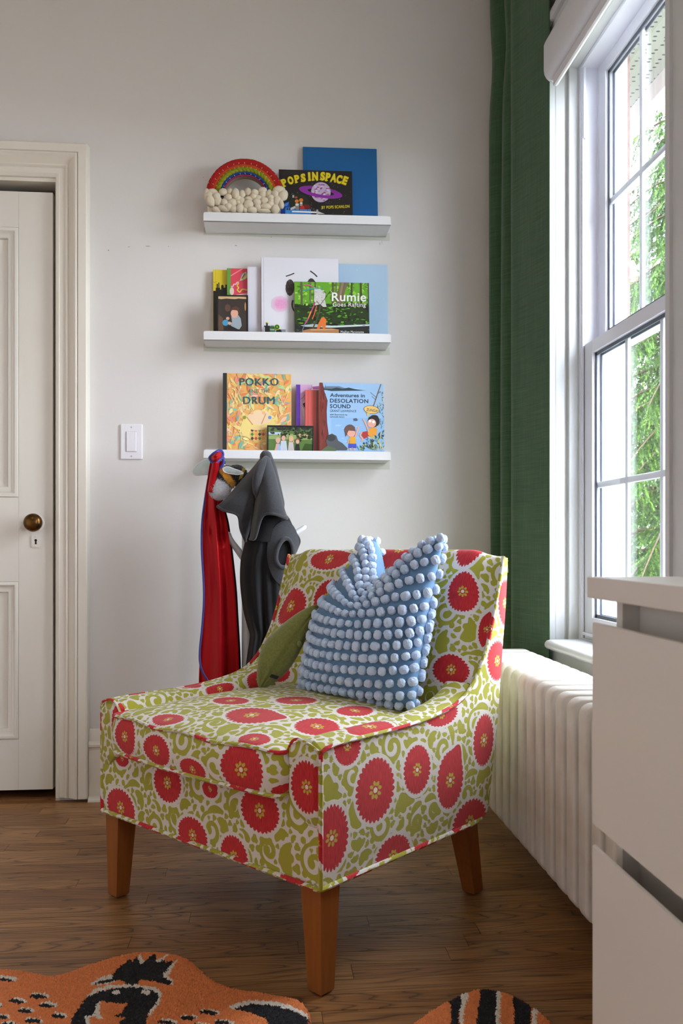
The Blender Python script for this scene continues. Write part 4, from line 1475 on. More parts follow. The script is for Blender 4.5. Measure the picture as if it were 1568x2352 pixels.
for pg in pegs:
    q = catmull(pg, 14)
    MB().tube([tuple(k) for k in q], list(np.linspace(.013, .0075, 13)) + [.003], 12).build('peg', M_STAND, stand, smooth='auto')

# ------------------------------------------------------------------ red satin cape with blue piping
def satin_mat(name, c, c2):
    m, nt, b = new_mat(name)
    b.inputs['Base Color'].default_value = lin(c)
    b.inputs['Roughness'].default_value = .33
    b.inputs['Specular IOR Level'].default_value = .7
    b.inputs['Specular Tint'].default_value = lin(c2)
    b.inputs['Metallic'].default_value = .35
    tc = nd(nt, 'ShaderNodeTexCoord')
    mp = nd(nt, 'ShaderNodeMapping'); mp.inputs['Scale'].default_value = (26, 26, 7)
    nz = nd(nt, 'ShaderNodeTexNoise', i_Scale=1.0, i_Detail=3.0)
    nt.links.new(tc.outputs['Object'], mp.inputs[0]); nt.links.new(mp.outputs[0], nz.inputs['Vector'])
    bp = nd(nt, 'ShaderNodeBump', i_Strength=.22, i_Distance=.004)
    nt.links.new(nz.outputs['Fac'], bp.inputs['Height']); nt.links.new(bp.outputs[0], b.inputs['Normal'])
    return m


M_SATIN = satin_mat('red_satin', (178, 22, 30), (255, 120, 120))
M_BLUE = mat('blue_piping', (42, 44, 140), .45, sheen=.2)
YC = YS - .065
c0 = ony(498, 1060, YC)
cape = empty('cape', (c0[0], YC, .40), label='red satin cape with blue piping hanging on the coat stand', cat='cape')
# outline of the hanging cloth: (v, left u, right u)
outl = np.array([(1058, 484, 512), (1080, 480, 511), (1110, 476, 507), (1150, 471, 508), (1200, 467, 520), (1250, 466, 527), (1300, 467, 533), (1360, 468, 539), (1430, 465, 543), (1500, 460, 547), (1570, 457, 549), (1640, 458, 551), (1720, 462, 552)], float)
n, m = 90, 90
ol = catmull(outl, n)
pts = np.zeros((n, m, 3))
sg = np.linspace(0, 1, m)
for i in range(n):
    v, ul, ur = ol[i]
    t = i / (n - 1)
    u = ul + (ur - ul) * (sg + .02 * np.sin(2 * PI * (2.2 * sg) + 2 * t) * (1 - sg) * sg * 4)
    fold = (.020 * np.sin(2 * PI * (1.35 * sg - .06 * t) + .9) + .005 * np.sin(2 * PI * (2.9 * sg + .15 * t) + 1.0)) * (.45 + .75 * t)
    crease = .008 * np.exp(-((sg - .30) / .04) ** 2) * math.exp(-((v - 1225) / 14) ** 2) + .010 * np.exp(-((sg - .72) / .10) ** 2) * math.exp(-((v - 1232) / 12) ** 2) - .008 * np.exp(-((sg - .7) / .12) ** 2) * math.exp(-((v - 1255) / 12) ** 2)
    yv = YC + .0 + fold + crease + .02 * t
    for k in range(m):
        p = ony(u[k], v, yv[k])
        pts[i, k] = (p[0] - c0[0], p[1] - YC, p[2] - .40)
co = link('cape_cloth', grid_mesh('cape_cloth', pts), M_SATIN, cape)
co.modifiers.new('thickness', 'SOLIDIFY').thickness = .0015
# back layer, wider, seen as the dark lining at the right
pb = pts.copy(); pb[..., 1] += .035; pb[:, :, 0] += .006 * sg[None, :]
co2 = link('cape_lining', grid_mesh('cape_lining', pb), mat('cape_lining', (48, 20, 34), .7), cape)


def cp(u, v, dy=0.0):
    p = ony(u, v, YC + dy); return (p[0] - c0[0], p[1] - YC, p[2] - .40)


edge_l = [cp(478, 1100, .02), cp(470, 1150, .02), cp(464, 1200, .015), cp(463, 1260, .012), cp(467, 1330, .01), cp(468, 1380, .005), cp(464, 1440, 0), cp(459, 1490, -.01), cp(459, 1520, -.02), cp(466, 1545, -.03), cp(478, 1565, -.035), cp(500, 1600, -.03)]
MB().tube([tuple(q) for q in catmull(edge_l, 60)], .0032, 8).build('piping', M_BLUE, cape, smooth=True)
# gathered collar looped over the peg
cl1 = [cp(481, 1052, -.02), cp(484, 1048, -.03), cp(492, 1041, -.035), cp(501, 1036, -.03), cp(508, 1036, -.015), cp(511.5, 1043, -.005), cp(510, 1050, -.02), cp(504, 1056, -.035), cp(496, 1062, -.04), cp(487, 1061, -.035), cp(481, 1052, -.02)]
MB().tube([tuple(q) for q in catmull(cl1, 60)], .0048, 8).build('collar_piping', M_BLUE, cape, smooth=True)
cl2 = [cp(512, 1050, -.01), cp(513, 1062, -.01), cp(508, 1072, -.012), cp(500, 1080, -.012), cp(496, 1092, -.01), cp(493, 1100, -.005)]
MB().tube([tuple(q) for q in catmull(cl2, 30)], .0046, 8).build('collar_piping', M_BLUE, cape, smooth=True)
q_ = catmull(cl1, 61)
cen = np.array(cp(498, 1050, -.055))
hood_g = np.stack([q_ * (1 - k) + cen * k + np.array([0, -.010 * math.sin(PI * k), .0]) for k in np.linspace(0, 1, 12)], 1)
link('collar', grid_mesh('collar', hood_g), M_SATIN, cape)
fl_ = [cp(485, 1056, -.03), cp(490, 1075, -.02), cp(488, 1100, -.01)]
MB().tube([tuple(q) for q in catmull([cp(496, 1058, -.03), cp(494, 1075, -.022), cp(490, 1100, -.012), cp(486, 1130, -.006)], 24)], list(np.linspace(.018, .022, 24)), 14, flat=.6).build('collar_gather', M_SATIN, cape, smooth=True)

# ------------------------------------------------------------------ plush bumblebee
YB = YS - .055
b0 = ony(520, 1100, YB)
bee = empty('plush_bee', tuple(b0), label='fuzzy bumblebee soft toy with white tail wedged beside the red cape', cat='soft toy')
px2m = 1.36e-3


def bp_(u, v, dy=0.0):
    p = ony(u, v, YB + dy); return Vector((p[0] - b0[0], p[1] - b0[1], p[2] - b0[2]))


def fuzzy(name, c, r, colr, tilt=0.0, hairs=900, hl=.006, hw=.0006, band=None):
    """ellipsoid body with a coat of short hair, one mesh; band: function of unit normal -> colour"""
    mb = MB()
    R = Matrix.Rotation(tilt, 3, 'Y')
    seg, rings = 26, 18
    vs, fs, cs_ = [], [], []
    for i in range(rings + 1):
        ph = PI * i / rings
        for k in range(seg):
            th = 2 * PI * k / seg
            d = Vector((math.cos(ph), math.sin(ph) * math.cos(th), math.sin(ph) * math.sin(th)))
            vs.append(c + R @ Vector((d.x * r[0], d.y * r[1], d.z * r[2])))
    for i in range(rings):
        for k in range(seg):
            l = (k + 1) % seg
            d = math.cos(PI * (i + .5) / rings)
            mb.add([vs[i * seg + k], vs[(i + 1) * seg + k], vs[(i + 1) * seg + l], vs[i * seg + l]], [(0, 1, 2, 3)], band(d) if band else colr)
    for _ in range(hairs):
        d = Vector((random.gauss(0, 1), random.gauss(0, 1), random.gauss(0, 1))).normalized()
        p = c + R @ Vector((d.x * r[0], d.y * r[1], d.z * r[2]))
        nn = (R @ Vector((d.x / r[0], d.y / r[1], d.z / r[2]))).normalized()
        dd = (nn + Vector((random.gauss(0, .35), random.gauss(0, .35), random.gauss(-.15, .35)))).normalized()
        t1 = nn.orthogonal().normalized(); t2 = nn.cross(t1)
        e = p + dd * hl * random.uniform(.6, 1.2)
        cc = band(d.x) if band else colr
        cc = tuple(min(255, max(0, k * random.uniform(.88, 1.1))) for k in cc)
        mb.add([p + t1 * hw, p - t1 * hw * .5 + t2 * hw * .8, p - t1 * hw * .5 - t2 * hw * .8, e], [(0, 1, 3), (1, 2, 3), (2, 0, 3)], cc)
    return mb.build(name, M_FUZZ, bee, smooth=False)


M_FUZZ = attr_mat('plush_fur', .9, sheen=.5)
W_, K_, Y_ = (226, 228, 232), (18, 16, 16), (222, 160, 38)
fuzzy('tail', bp_(506, 1120, -.014), (.030, .030, .036), W_, .5, 2600, .008, .0009)
fuzzy('abdomen', bp_(519, 1098, -.006), (.038, .036, .036), None, -.65, 2400, .006, .0008, band=lambda d: (K_ if d < -.10 else (Y_ if d < .42 else K_)))
fuzzy('thorax', bp_(544, 1090, -.004), (.032, .030, .028), None, .30, 2000, .005, .0008, band=lambda d: (K_ if d < .35 else ((196, 172, 40) if d < .62 else K_)))
fuzzy('head', bp_(556, 1104, -.004), (.024, .024, .028), K_, .4, 900, .004, .0008)
M_WING = mat('iridescent_wing', (222, 222, 232), .25, alpha=.55, coat=.6, var=.25, vscale=60, c2=(190, 226, 206))


def wing(name, outline, dy, thick=.003):
    c = np.mean(outline, axis=0)
    ring = catmull(list(outline) + [outline[0]], 40)[:-1]
    P = [bp_(u, v, dy) for u, v in ring]
    C = bp_(c[0], c[1], dy - .006)
    mb = MB()
    mb.add([C] + P, [(0, i + 1, (i + 1) % len(P) + 1) for i in range(len(P))])
    C2 = bp_(c[0], c[1], dy + .004)
    mb.add([C2] + P, [(0, (i + 1) % len(P) + 1, i + 1) for i in range(len(P))])
    w = mb.build(name, M_WING, bee, smooth=True)
    MB().tube([tuple(p) for p in P], .0016, 6, closed=True).build('wing_rim', mat('wing_rim', (230, 228, 236), .4), w, smooth=True)


wing('wing', [(511, 1076), (522, 1072), (540, 1078), (554, 1083), (558, 1088), (545, 1090), (528, 1088), (515, 1084)], -.044)
wing('wing', [(483, 1054), (466, 1058), (452, 1068), (443, 1080), (444, 1088), (452, 1092), (470, 1090), (486, 1088), (492, 1070)], .015)

# ------------------------------------------------------------------ grey fleece hooded costume
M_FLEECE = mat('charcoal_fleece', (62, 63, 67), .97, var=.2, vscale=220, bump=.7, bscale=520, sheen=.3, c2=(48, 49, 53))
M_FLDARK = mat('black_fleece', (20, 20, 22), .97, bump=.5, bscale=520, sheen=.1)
YH = YS - .06
h0 = ony(610, 1300, YH)
cos_ = empty('fleece_costume', (h0[0], YH, .45), label='charcoal fleece hooded costume hanging on the coat stand', cat='costume')


def hp(u, v, dy=0.0):
    p = ony(u, v, YH + dy); return np.array((p[0] - h0[0], p[1] - YH, p[2] - .45))


# body: flattened tube
body = np.array([(1150, 585, 640), (1175, 575, 652), (1190, 566, 664), (1215, 558, 676), (1240, 562, 690), (1262, 558, 684), (1290, 552, 672), (1341, 551, 668), (1400, 558, 664), (1440, 568, 656), (1460, 573, 650), (1500, 568, 640), (1540, 563, 630), (1600, 560, 622), (1660, 560, 616)], float)
bo = catmull(body, 80)
m = 72
pts = np.zeros((80, m, 3))
for i, (v, ul, ur) in enumerate(bo):
    t = i / 79
    dep = .050 * (.75 + .25 * math.sin(PI * t))
    for k in range(m):
        th = 2 * PI * k / (m - 1)
        cu_ = math.cos(th)
        uu = (ul + ur) / 2 + (ur - ul) / 2 * cu_
        fold = .010 * math.sin(7 * cu_ + 3.0 * t + .5) * (.4 + .6 * t) + .006 * math.sin(15 * cu_ - 5 * t)
        # dent of the armhole
        hole = math.exp(-(((uu - 655) / 15) ** 2 + ((v - 1272) / 24) ** 2) ** 2) if math.sin(th) > 0 else 0
        pts[i, k] = hp(uu, v, -dep * math.sin(th) + fold + .045 * hole)
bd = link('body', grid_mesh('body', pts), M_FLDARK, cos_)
# shoulder and side panel, lighter fleece, with a ribbed armhole
hole = [(654 + 19 * math.cos(a) * (1 - .15 * math.sin(a)) + 6 * math.sin(a) * .5, 1270 - 33 * math.sin(a)) for a in np.linspace(0, 2 * PI, 41)[:-1]]
outer = []
for a in np.linspace(0, 2 * PI, 41)[:-1]:
    cx_, sy_ = math.cos(a), math.sin(a)
    u = 655 + (34 if cx_ > 0 else 42) * cx_
    v = 1268 - (72 if sy_ > 0 else 78) * sy_
    if cx_ > 0: u = min(u, 690 - max(0, v - 1246) * .42)
    outer.append((u, v))
pan = np.zeros((40, 8, 3))
for i in range(40):
    for k in range(8):
        f = k / 7
        u = hole[i][0] * (1 - f) + outer[i][0] * f; v = hole[i][1] * (1 - f) + outer[i][1] * f
        bulge = -.030 * (1 - f) ** .5 * 1.0 - .018 * math.sin(PI * f)
        dep = -.050 * math.sqrt(max(0, 1 - min(1, abs((u - 612) / 84)) ** 2)) - .013
        pan[i, k] = hp(u, v, dep + .004 * f - .012 * (1 - f))
link('side_panel', grid_mesh('side_panel', pan, closed_u=True), M_FLEECE, cos_)
MB().tube([tuple(pan[i, 0]) for i in range(40)], .0062, 10, closed=True).build('armhole_band', M_FLEECE, cos_, smooth=True)
# the hollow of the armhole
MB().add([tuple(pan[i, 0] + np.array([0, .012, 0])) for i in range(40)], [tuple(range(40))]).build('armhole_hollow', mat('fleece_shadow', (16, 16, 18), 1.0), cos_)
# hood: panels of fleece hanging from the peg, jaw flap spread to the left
def loft(name, curves, n=36, m=26, m_=None, th=.005):
    C = np.array([catmull([hp(*q) for q in c], n) for c in curves])          # (k, n, 3)
    g = np.stack([catmull(C[:, i], m) for i in range(n)], 0)
    o = link(name, grid_mesh(name, g), m_ or M_FLEECE, cos_)
    so = o.modifiers.new('thickness', 'SOLIDIFY'); so.thickness = th; so.offset = 0
    return g


fl = loft('hood_flap', [[(600, 1052, -.015), (582, 1074, -.02), (545, 1116, -.045), (516, 1148, -.055), (499, 1163, -.055)],
                        [(603, 1052, -.035), (588, 1080, -.055), (558, 1122, -.075), (532, 1152, -.082), (514, 1172, -.070)],
                        [(605, 1052, -.045), (592, 1090, -.072), (572, 1132, -.085), (556, 1160, -.085), (546, 1183, -.070)],
                        [(607, 1054, -.050), (594, 1095, -.070), (580, 1140, -.065), (566, 1180, -.060), (553, 1215, -.055)],
                        [(609, 1056, -.045), (596, 1100, -.050), (588, 1150, -.030), (578, 1200, -.030), (564, 1244, -.040)]])
fp = loft('hood_front', [[(600, 1062, -.040), (592, 1100, -.050), (587, 1150, -.045), (580, 1200, -.050), (574, 1238, -.055)],
                         [(602, 1056, -.058), (596, 1098, -.078), (592, 1145, -.085), (588, 1195, -.085), (586, 1234, -.080)],
                         [(606, 1052, -.068), (603, 1094, -.098), (602, 1135, -.112), (600, 1165, -.112), (602, 1186, -.105)],
                         [(611, 1050, -.068), (616, 1092, -.105), (622, 1135, -.125), (625, 1160, -.125), (627, 1180, -.118)],
                         [(616, 1049, -.055), (629, 1090, -.088), (640, 1135, -.105), (648, 1165, -.105), (655, 1189, -.095)],
                         [(618, 1049, -.035), (632, 1092, -.050), (644, 1140, -.060), (652, 1170, -.060), (659, 1190, -.055)]])
loft('hood_back', [[(600, 1052, -.01), (612, 1090, -.01), (625, 1140, -.01), (640, 1180, -.01)],
                   [(612, 1040, -.035), (624, 1072, -.045), (636, 1115, -.055), (650, 1172, -.050)],
                   [(620, 1040, -.015), (632, 1072, -.015), (641, 1110, -.015), (650, 1150, -.010)],
                   [(614, 1042, .02), (620, 1080, .03), (625, 1120, .035), (635, 1160, .03)]])
for g, nm in ((fl, 'hood_hem'), (fp, 'hood_hem')):
    MB().tube([tuple(q) for q in g[-1]], .0048, 10).build(nm, M_FLEECE, cos_, smooth=True)
pk = hp(610, 1050, -.035)
MB().ball(tuple(pk), (.0185, .030, .0215), 20, 14).build('hood_peak', M_FLEECE, cos_, smooth=True)
MB().tube([tuple(q) for q in catmull([hp(611, 1050, -.060), hp(603, 1064, -.082), hp(595, 1084, -.094), hp(590, 1106, -.098), hp(588, 1128, -.092), hp(590, 1142, -.080)], 36)],
          [.006 + .0095 * math.sin(PI * min(1, i / 33)) for i in range(36)], 14).build('hood_fold', M_FLEECE, cos_, smooth=True)
# dark inside of the neck
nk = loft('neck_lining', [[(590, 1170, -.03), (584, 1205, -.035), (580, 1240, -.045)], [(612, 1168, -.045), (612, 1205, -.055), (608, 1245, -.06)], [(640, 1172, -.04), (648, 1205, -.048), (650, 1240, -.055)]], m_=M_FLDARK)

# ------------------------------------------------------------------ picture ledges
M_LEDGE = mat('ledge_white', (228, 229, 230), .35)
M_PATCH = mat('grey_green_patch', (204, 206, 193), .75)
LEDGES = {}
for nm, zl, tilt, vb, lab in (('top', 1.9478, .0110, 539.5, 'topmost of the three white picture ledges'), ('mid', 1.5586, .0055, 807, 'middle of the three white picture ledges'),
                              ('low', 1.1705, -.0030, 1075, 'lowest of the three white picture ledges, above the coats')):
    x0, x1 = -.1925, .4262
    zbase = zl - .028
    L_ = empty('picture_ledge', (x0, WALL_Y, zbase), label=lab, cat='shelf', group='white picture ledges')
    L_.rotation_euler = (0.0, -tilt, 0)
    w = x1 - x0
    pr = [(-.1195, .0), (-.1195, .0245), (-.116, .028), (-.113, .028), (-.1095, .0245), (-.1095, .011), (-.012, .011)]
    bx = MB().box((0, -.120, 0), (w, -.002, .011), .0008); bx.build('shelf_board', M_LEDGE, L_)
    lp = MB()
    r = .006
    face = [(0, 0), (w, 0), (w, .028 - r)] + [(w - r + r * math.cos(a), .028 - r + r * math.sin(a)) for a in np.linspace(.2, PI / 2, 4)] + [(r - r * math.sin(a), .028 - r + r * math.cos(a)) for a in np.linspace(.0, PI / 2, 4)]
    lp.prism([(a, -.1205, b) for a, b in face], (0, .011, 0)); lp.build('front_lip', M_LEDGE, L_)
    MB().box((0, -.011, 0), (w, -.0008, .045), .001).build('back_board', M_LEDGE, L_)
    LEDGES[nm] = (x0, zbase, tilt)
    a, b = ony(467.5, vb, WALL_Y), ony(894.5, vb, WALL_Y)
    pt = MB().box((a[0], WALL_Y - .0008, a[2]), (b[0], WALL_Y + .001, a[2] + .026)); pt.build('wall_patch', M_PATCH, wall_back)  # thin greenish grey strip on the wall below each ledge


def shelf_z(nm, x, y=2.95):
    x0, zb_, tl_ = LEDGES[nm]
    return zb_ + .0115 + (x - x0) * tl_


M_PRINT = attr_mat('cover_print', .32, coat=.25)
M_PAPER = mat('paper_edges', (232, 228, 218), .8, bump=.3, bscale=900, stretch=(1, 60, 1))


class Book:
    """a book (or framed photograph) leaning on a ledge; art is laid out on its face with photo coordinates"""
    def __init__(s, name, label, ledge, uL, uR, vT, vTr, yb, yt, thick, cover, spine=None, group=None, cat='book', pages=True, soft=False, frame=None):
        ym = (yb + yt) / 2
        p0, p1 = ony(uL, vT, ym), ony(uR, vTr, ym)
        zt = (ony(uL, vT, yt)[2] + ony(uR, vTr, yt)[2]) / 2
        z0 = shelf_z(ledge, p0[0]) + .0005
        s.w = p1[0] - p0[0]
        s.h = math.hypot(zt - z0, yt - yb)
        s.lean = math.atan2(yt - yb, zt - z0)
        s.o = empty(name, (p0[0], yb, z0), label=label, cat=cat, group=group)
        s.o.rotation_euler = (-s.lean, -LEDGES[ledge][2], 0)
        s.t = thick
        # photo -> face coordinates (projective; solved on the real face plane)
        s.org = np.array([p0[0], yb, z0])
        s.n = np.array([0, -math.cos(s.lean), math.sin(s.lean)])
        s.lz = np.array([0, math.sin(s.lean), math.cos(s.lean)])
        w, h = s.w, s.h
        mc = mat(name + '_cover', cover, .38, coat=.2)
        ms = mat(name + '_spine', spine or cover, .45)
        if frame:
            fr = MB(); fw = .005
            fr.box((0, 0, 0), (w, thick, fw), .0008); fr.box((0, 0, h - fw), (w, thick, h), .0008)
            fr.box((0, 0, fw), (fw, thick, h - fw), .0008); fr.box((w - fw, 0, fw), (w, thick, h - fw), .0008)
            fr.build('frame', ms, s.o)
            MB().box((fw, .002, fw), (w - fw, thick - .001, h - fw)).build('backing', mc, s.o)
            s.y0 = .0018
        elif soft:
            MB().box((0, 0, 0), (w, .0008, h)).build('front_cover', mc, s.o)
            MB().box((0, thick - .0008, 0), (w, thick, h)).build('back_cover', ms, s.o)
            MB().box((.0004, .0009, .0003), (w - .001, thick - .0009, h - .0004)).build('page_block', M_PAPER, s.o)
            s.y0 = 0
        else:
            MB().box((0, 0, 0), (w, .0028, h), .0008).build('front_cover', mc, s.o)
            MB().box((0, thick - .0028, 0), (w, thick, h), .0008).build('back_cover', mc, s.o)
            MB().box((-.0004, .0004, 0), (.0028, thick - .0004, h), .0008).build('spine', ms, s.o)
            MB().box((.003, .0029, .003), (w - .004, thick - .0029, h - .003)).build('page_block', M_PAPER, s.o)
            s.y0 = 0
        s.art = MB(); s.k = 0

    def loc(s, u, v):
        d = ray(u, v); c = np.array([0, 0, CAM_H])
        t = ((s.org - c) @ s.n) / (d @ s.n)
        p = c + t * d - s.org
        return p[0], p @ s.lz

    def y(s):
        s.k += 1
        return s.y0 - .00012 - .000006 * s.k

    def clip(s, x, z, m=.0004):
        return min(max(x, m), s.w - m), min(max(z, m), s.h - m)

    def poly(s, pts, col):
        y = s.y()
        q = [s.clip(*s.loc(u, v)) for u, v in pts]
        s.art.add([(x, y, z) for x, z in q], [tuple(range(len(q)))], col)

    def rect(s, u0, v0, u1, v1, col): s.poly([(u0, v0), (u1, v0), (u1, v1), (u0, v1)], col)

    def ell(s, u, v, ru, rv, col, rot=0.0, n=20, jag=0.0):
        c, sn = math.cos(rot), math.sin(rot)
        pts = []
        for i in range(n):
            a = 2 * PI * i / n
            j = 1 + random.uniform(-jag, jag)
            x, yv = ru * j * math.cos(a), rv * j * math.sin(a)
            pts.append((u + x * c - yv * sn, v + x * sn + yv * c))
        s.poly(pts, col)

    def line(s, pts, w, col):
        for (a, b), (c, d) in zip(pts[:-1], pts[1:]):
            l = math.hypot(c - a, d - b) or 1
            nx, ny = -(d - b) / l * w / 2, (c - a) / l * w / 2
            s.poly([(a + nx, b + ny), (c + nx, d + ny), (c - nx, d - ny), (a - nx, b - ny)], col)

    def leaf(s, u, v, ln, wd, rot, col):
        pts = []
        for t in np.linspace(0, 1, 7): pts.append((t * ln, wd * math.sin(PI * t)))
        for t in np.linspace(1, 0, 7)[1:-1]: pts.append((t * ln, -wd * math.sin(PI * t)))
        c, sn = math.cos(rot), math.sin(rot)
        s.poly([(u + x * c - y * sn, v + x * sn + y * c) for x, y in pts], col)

    def text(s, txt, u0, vb, u1, hpx, col, bold=.0, shear=0.0, rot=0.0, space=1.0):
        """lettering between u0 and u1 with its baseline at vb and capital height hpx"""
        vs, fs = text_mesh(txt, 1.0, bold, shear, space)
        if not len(vs): return
        x0, x1 = vs[:, 0].min(), vs[:, 0].max()
        cap = .69
        y = s.y()
        out = []
        c, sn = math.cos(rot), math.sin(rot)
        for q in vs:
            du = (q[0] - x0) / (x1 - x0) * (u1 - u0); dv = -q[1] / cap * hpx
            out.append((u0 + du * c - dv * sn, vb + du * sn + dv * c))
        pts = [s.clip(*s.loc(a, b)) for a, b in out]
        s.art.add([(x, y, z) for x, z in pts], fs, col)

    def done(s):
        if s.art.f: s.art.build('cover_art', M_PRINT, s.o)
        return s


G1, G2, G3 = 'books on the top ledge', 'books on the middle ledge', 'books on the lowest ledge'
# ---- top ledge
b = Book('picture_book', 'large plain bright blue book at the back of the top ledge', 'top', 698, 867.5, 338, 343, 2.966, 2.982, .012, (0, 98, 162), (0, 84, 146), G1)
b.rect(705, 338, 706.2, 497, (0, 82, 142)); b.done()
b = Book('picture_book', 'black book titled POPS IN SPACE with a ringed purple planet', 'top', 641.5, 810, 390, 394.5, 2.947, 2.961, .005, (24, 22, 24), None, G1, soft=True)
b.rect(735, 390, 810, 395.5, (20, 18, 20))
for _ in range(170):
    r = random.uniform(.25, .7)
    g_ = random.randint(110, 235)
    b.ell(random.uniform(643, 808), random.uniform(396, 492), r, r, (g_, g_, g_), n=5)
YEL = (232, 212, 30)
for ch, u, v, rot, h in (('P', 652, 430.5, -.42, 16.5), ('O', 664.5, 425, -.30, 16), ('P', 679.5, 421, -.20, 16), ('S', 693, 418.5, -.12, 16.5), ('I', 709.5, 416, -.05, 17.5), ('N', 718, 415.5, 0.0, 17.5),
                       ('S', 736.5, 415, .05, 17), ('P', 748, 416.5, .14, 17), ('A', 759, 417.5, .20, 17), ('C', 772, 420.5, .28, 17), ('E', 785.5, 423, .38, 17)):
    wd = {'I': 5, 'N': 13.5, 'A': 14, 'O': 13, 'C': 12.5}.get(ch, 11)
    b.text(ch, u - 1, v, u - 1 + wd, h, (150, 130, 14), bold=.07, rot=rot)
    b.text(ch, u, v - .6, u + wd, h, YEL, bold=.055, rot=rot)
    if ch in 'PISN':       # slab serifs of the face
        c_, s_ = math.cos(rot), math.sin(rot)
        b.line([(u - 1.5 * c_, v - .8 - 1.5 * s_), (u + 6 * c_, v - .8 + 6 * s_)], 1.8, YEL)
# planet and ring
b.ell(737, 443, 50.5, 12.5, (142, 44, 158), rot=.18, n=40)
b.ell(737, 443, 31, 6.5, (24, 20, 26), rot=.18, n=30)
b.ell(737.5, 443, 22.5, 23, (196, 178, 204), n=32)
for _ in range(60):
    a, rr_ = random.uniform(0, 2 * PI), 21 * math.sqrt(random.random())
    b.ell(737.5 + rr_ * math.cos(a), 443 + rr_ * math.sin(a), random.uniform(1, 4), random.uniform(.8, 2.2), random.choice([(226, 222, 230), (150, 60, 140), (176, 96, 168), (210, 200, 216)]), rot=random.uniform(-.5, .5), n=8)
ring = []
for a in np.linspace(0, PI, 26): ring.append((737 + 50.5 * math.cos(a) * math.cos(.18) - 12.5 * math.sin(a) * math.sin(.18), 443 + 50.5 * math.cos(a) * math.sin(.18) + 12.5 * math.sin(a) * math.cos(.18)))
for a in np.linspace(PI, 0, 26): ring.append((737 + 30 * math.cos(a) * math.cos(.18) - 5.5 * math.sin(a) * math.sin(.18), 443 + 30 * math.cos(a) * math.sin(.18) + 5.5 * math.sin(a) * math.cos(.18)))
for i in range(25): b.poly([ring[i], ring[i + 1], ring[50 - i], ring[51 - i]], (142, 44, 158))
b.text('BY POPS SCANLON', 739, 481.5, 803, 6.4, YEL, bold=.022, rot=-.035, space=1.1)
b.ell(684, 470, 27, 24, (26, 40, 26), n=24)
b.poly([(643, 490), (648, 472), (655, 466), (664, 464), (666, 480), (662, 490)], (28, 74, 176)); b.poly([(650, 474), (656, 468), (664, 465), (660, 474)], (92, 148, 226))
b.ell(682, 463, 4.5, 4.2, (226, 128, 44)); b.ell(692, 461, 4.6, 4.4, (224, 132, 48)); b.ell(680.5, 454.5, 3.6, 2.4, (176, 70, 34)); b.rect(672, 449, 676, 455, (196, 200, 204))
b.rect(678.5, 468, 687, 482, (150, 140, 132)); b.ell(682.5, 471, 4, 3, (232, 230, 226)); b.rect(689, 466, 695, 474, (172, 164, 158)); b.ell(692, 467.5, 3, 2, (232, 230, 226))
b.ell(703, 477, 10, 6.5, (120, 24, 20)); b.ell(694, 479, 5.5, 5.5, (206, 44, 34)); b.poly([(666, 479), (678, 474), (679, 479), (668, 484)], (216, 212, 204))
b.poly([(730, 487), (746, 493), (730, 493)], (214, 214, 210))
b.done()
# ---- middle ledge
b = Book('picture_book', 'yellow book with a black rooftop skyline at the left of the middle ledge', 'mid', 490, 566, 620, 620, 2.966, 2.980, .010, (226, 204, 44), (226, 204, 44), G2)
b.poly([(490, 668), (495, 668), (495, 661), (498, 661), (498, 652), (501, 652), (501, 661), (502, 661), (502, 649), (504.3, 649), (504.3, 661), (506, 661), (506, 665), (508.5, 665), (508.5, 656), (511, 654), (514, 656), (514, 661), (518, 661), (518, 654), (523, 654), (566, 654), (566, 765), (490, 765)], (22, 22, 22))
b.line([(491, 647), (493, 649), (496, 648), (499, 647)], .5, (40, 36, 20)); b.rect(495, 620, 496, 668, (206, 184, 34))
b.done()
b = Book('picture_book', 'red book with a green spine strip and a striped kite', 'mid', 522, 600, 616, 618, 2.952, 2.966, .008, (222, 70, 90), (96, 162, 68), G2)
b.rect(522, 616, 530.5, 766, (98, 164, 68))
b.poly([(530.5, 632), (555, 618), (559, 618), (530.5, 635)], (236, 150, 156))
b.poly([(550.5, 646), (557, 629), (566, 624), (571, 636), (563, 642)], (150, 196, 196)); b.poly([(552, 644), (563, 626), (567, 625), (558, 642)], (238, 214, 70)); b.poly([(555, 640), (563, 628), (565, 629), (557, 641)], (160, 60, 96))
b.poly([(560, 640), (570, 628), (571, 632), (563, 642)], (238, 214, 70))
b.line([(549, 648), (544, 649), (543, 653), (537, 653), (536, 658), (531, 658)], 2.6, (240, 196, 200))
b.line([(548.5, 650), (545, 657), (549, 661), (545, 666), (551, 672), (555, 666), (559, 664), (568, 667)], 2.6, (232, 218, 80))
b.ell(533, 669, 5, 9, (238, 214, 200)); b.poly([(530.5, 680), (571, 672), (571, 682), (530.5, 682)], (240, 180, 184)); b.done()
b = Book('picture_book', 'thin plain white book between the kite book and the crayon face book', 'mid', 569, 640, 613, 614, 2.938, 2.950, .008, (224, 224, 232), (226, 228, 236), G2)
b.rect(571.5, 613, 572.4, 766, (196, 200, 214)); b.done()
b = Book('picture_book', 'large white book with a crayon face and a pink cheek', 'mid', 600.5, 778, 590, 596, 2.924, 2.938, .012, (226, 226, 233), (150, 36, 76), G2)
b.rect(605.5, 588, 606.6, 768, (198, 200, 210))
CR = (58, 50, 48)
b.line([(657, 635), (668, 631.5), (676.5, 628)], 2.6, CR); b.line([(713, 623), (722, 629.5), (729, 636.5)], 3, CR)
b.ell(666.5, 660.5, 10.3, 19, CR, rot=.05, n=30, jag=.05)
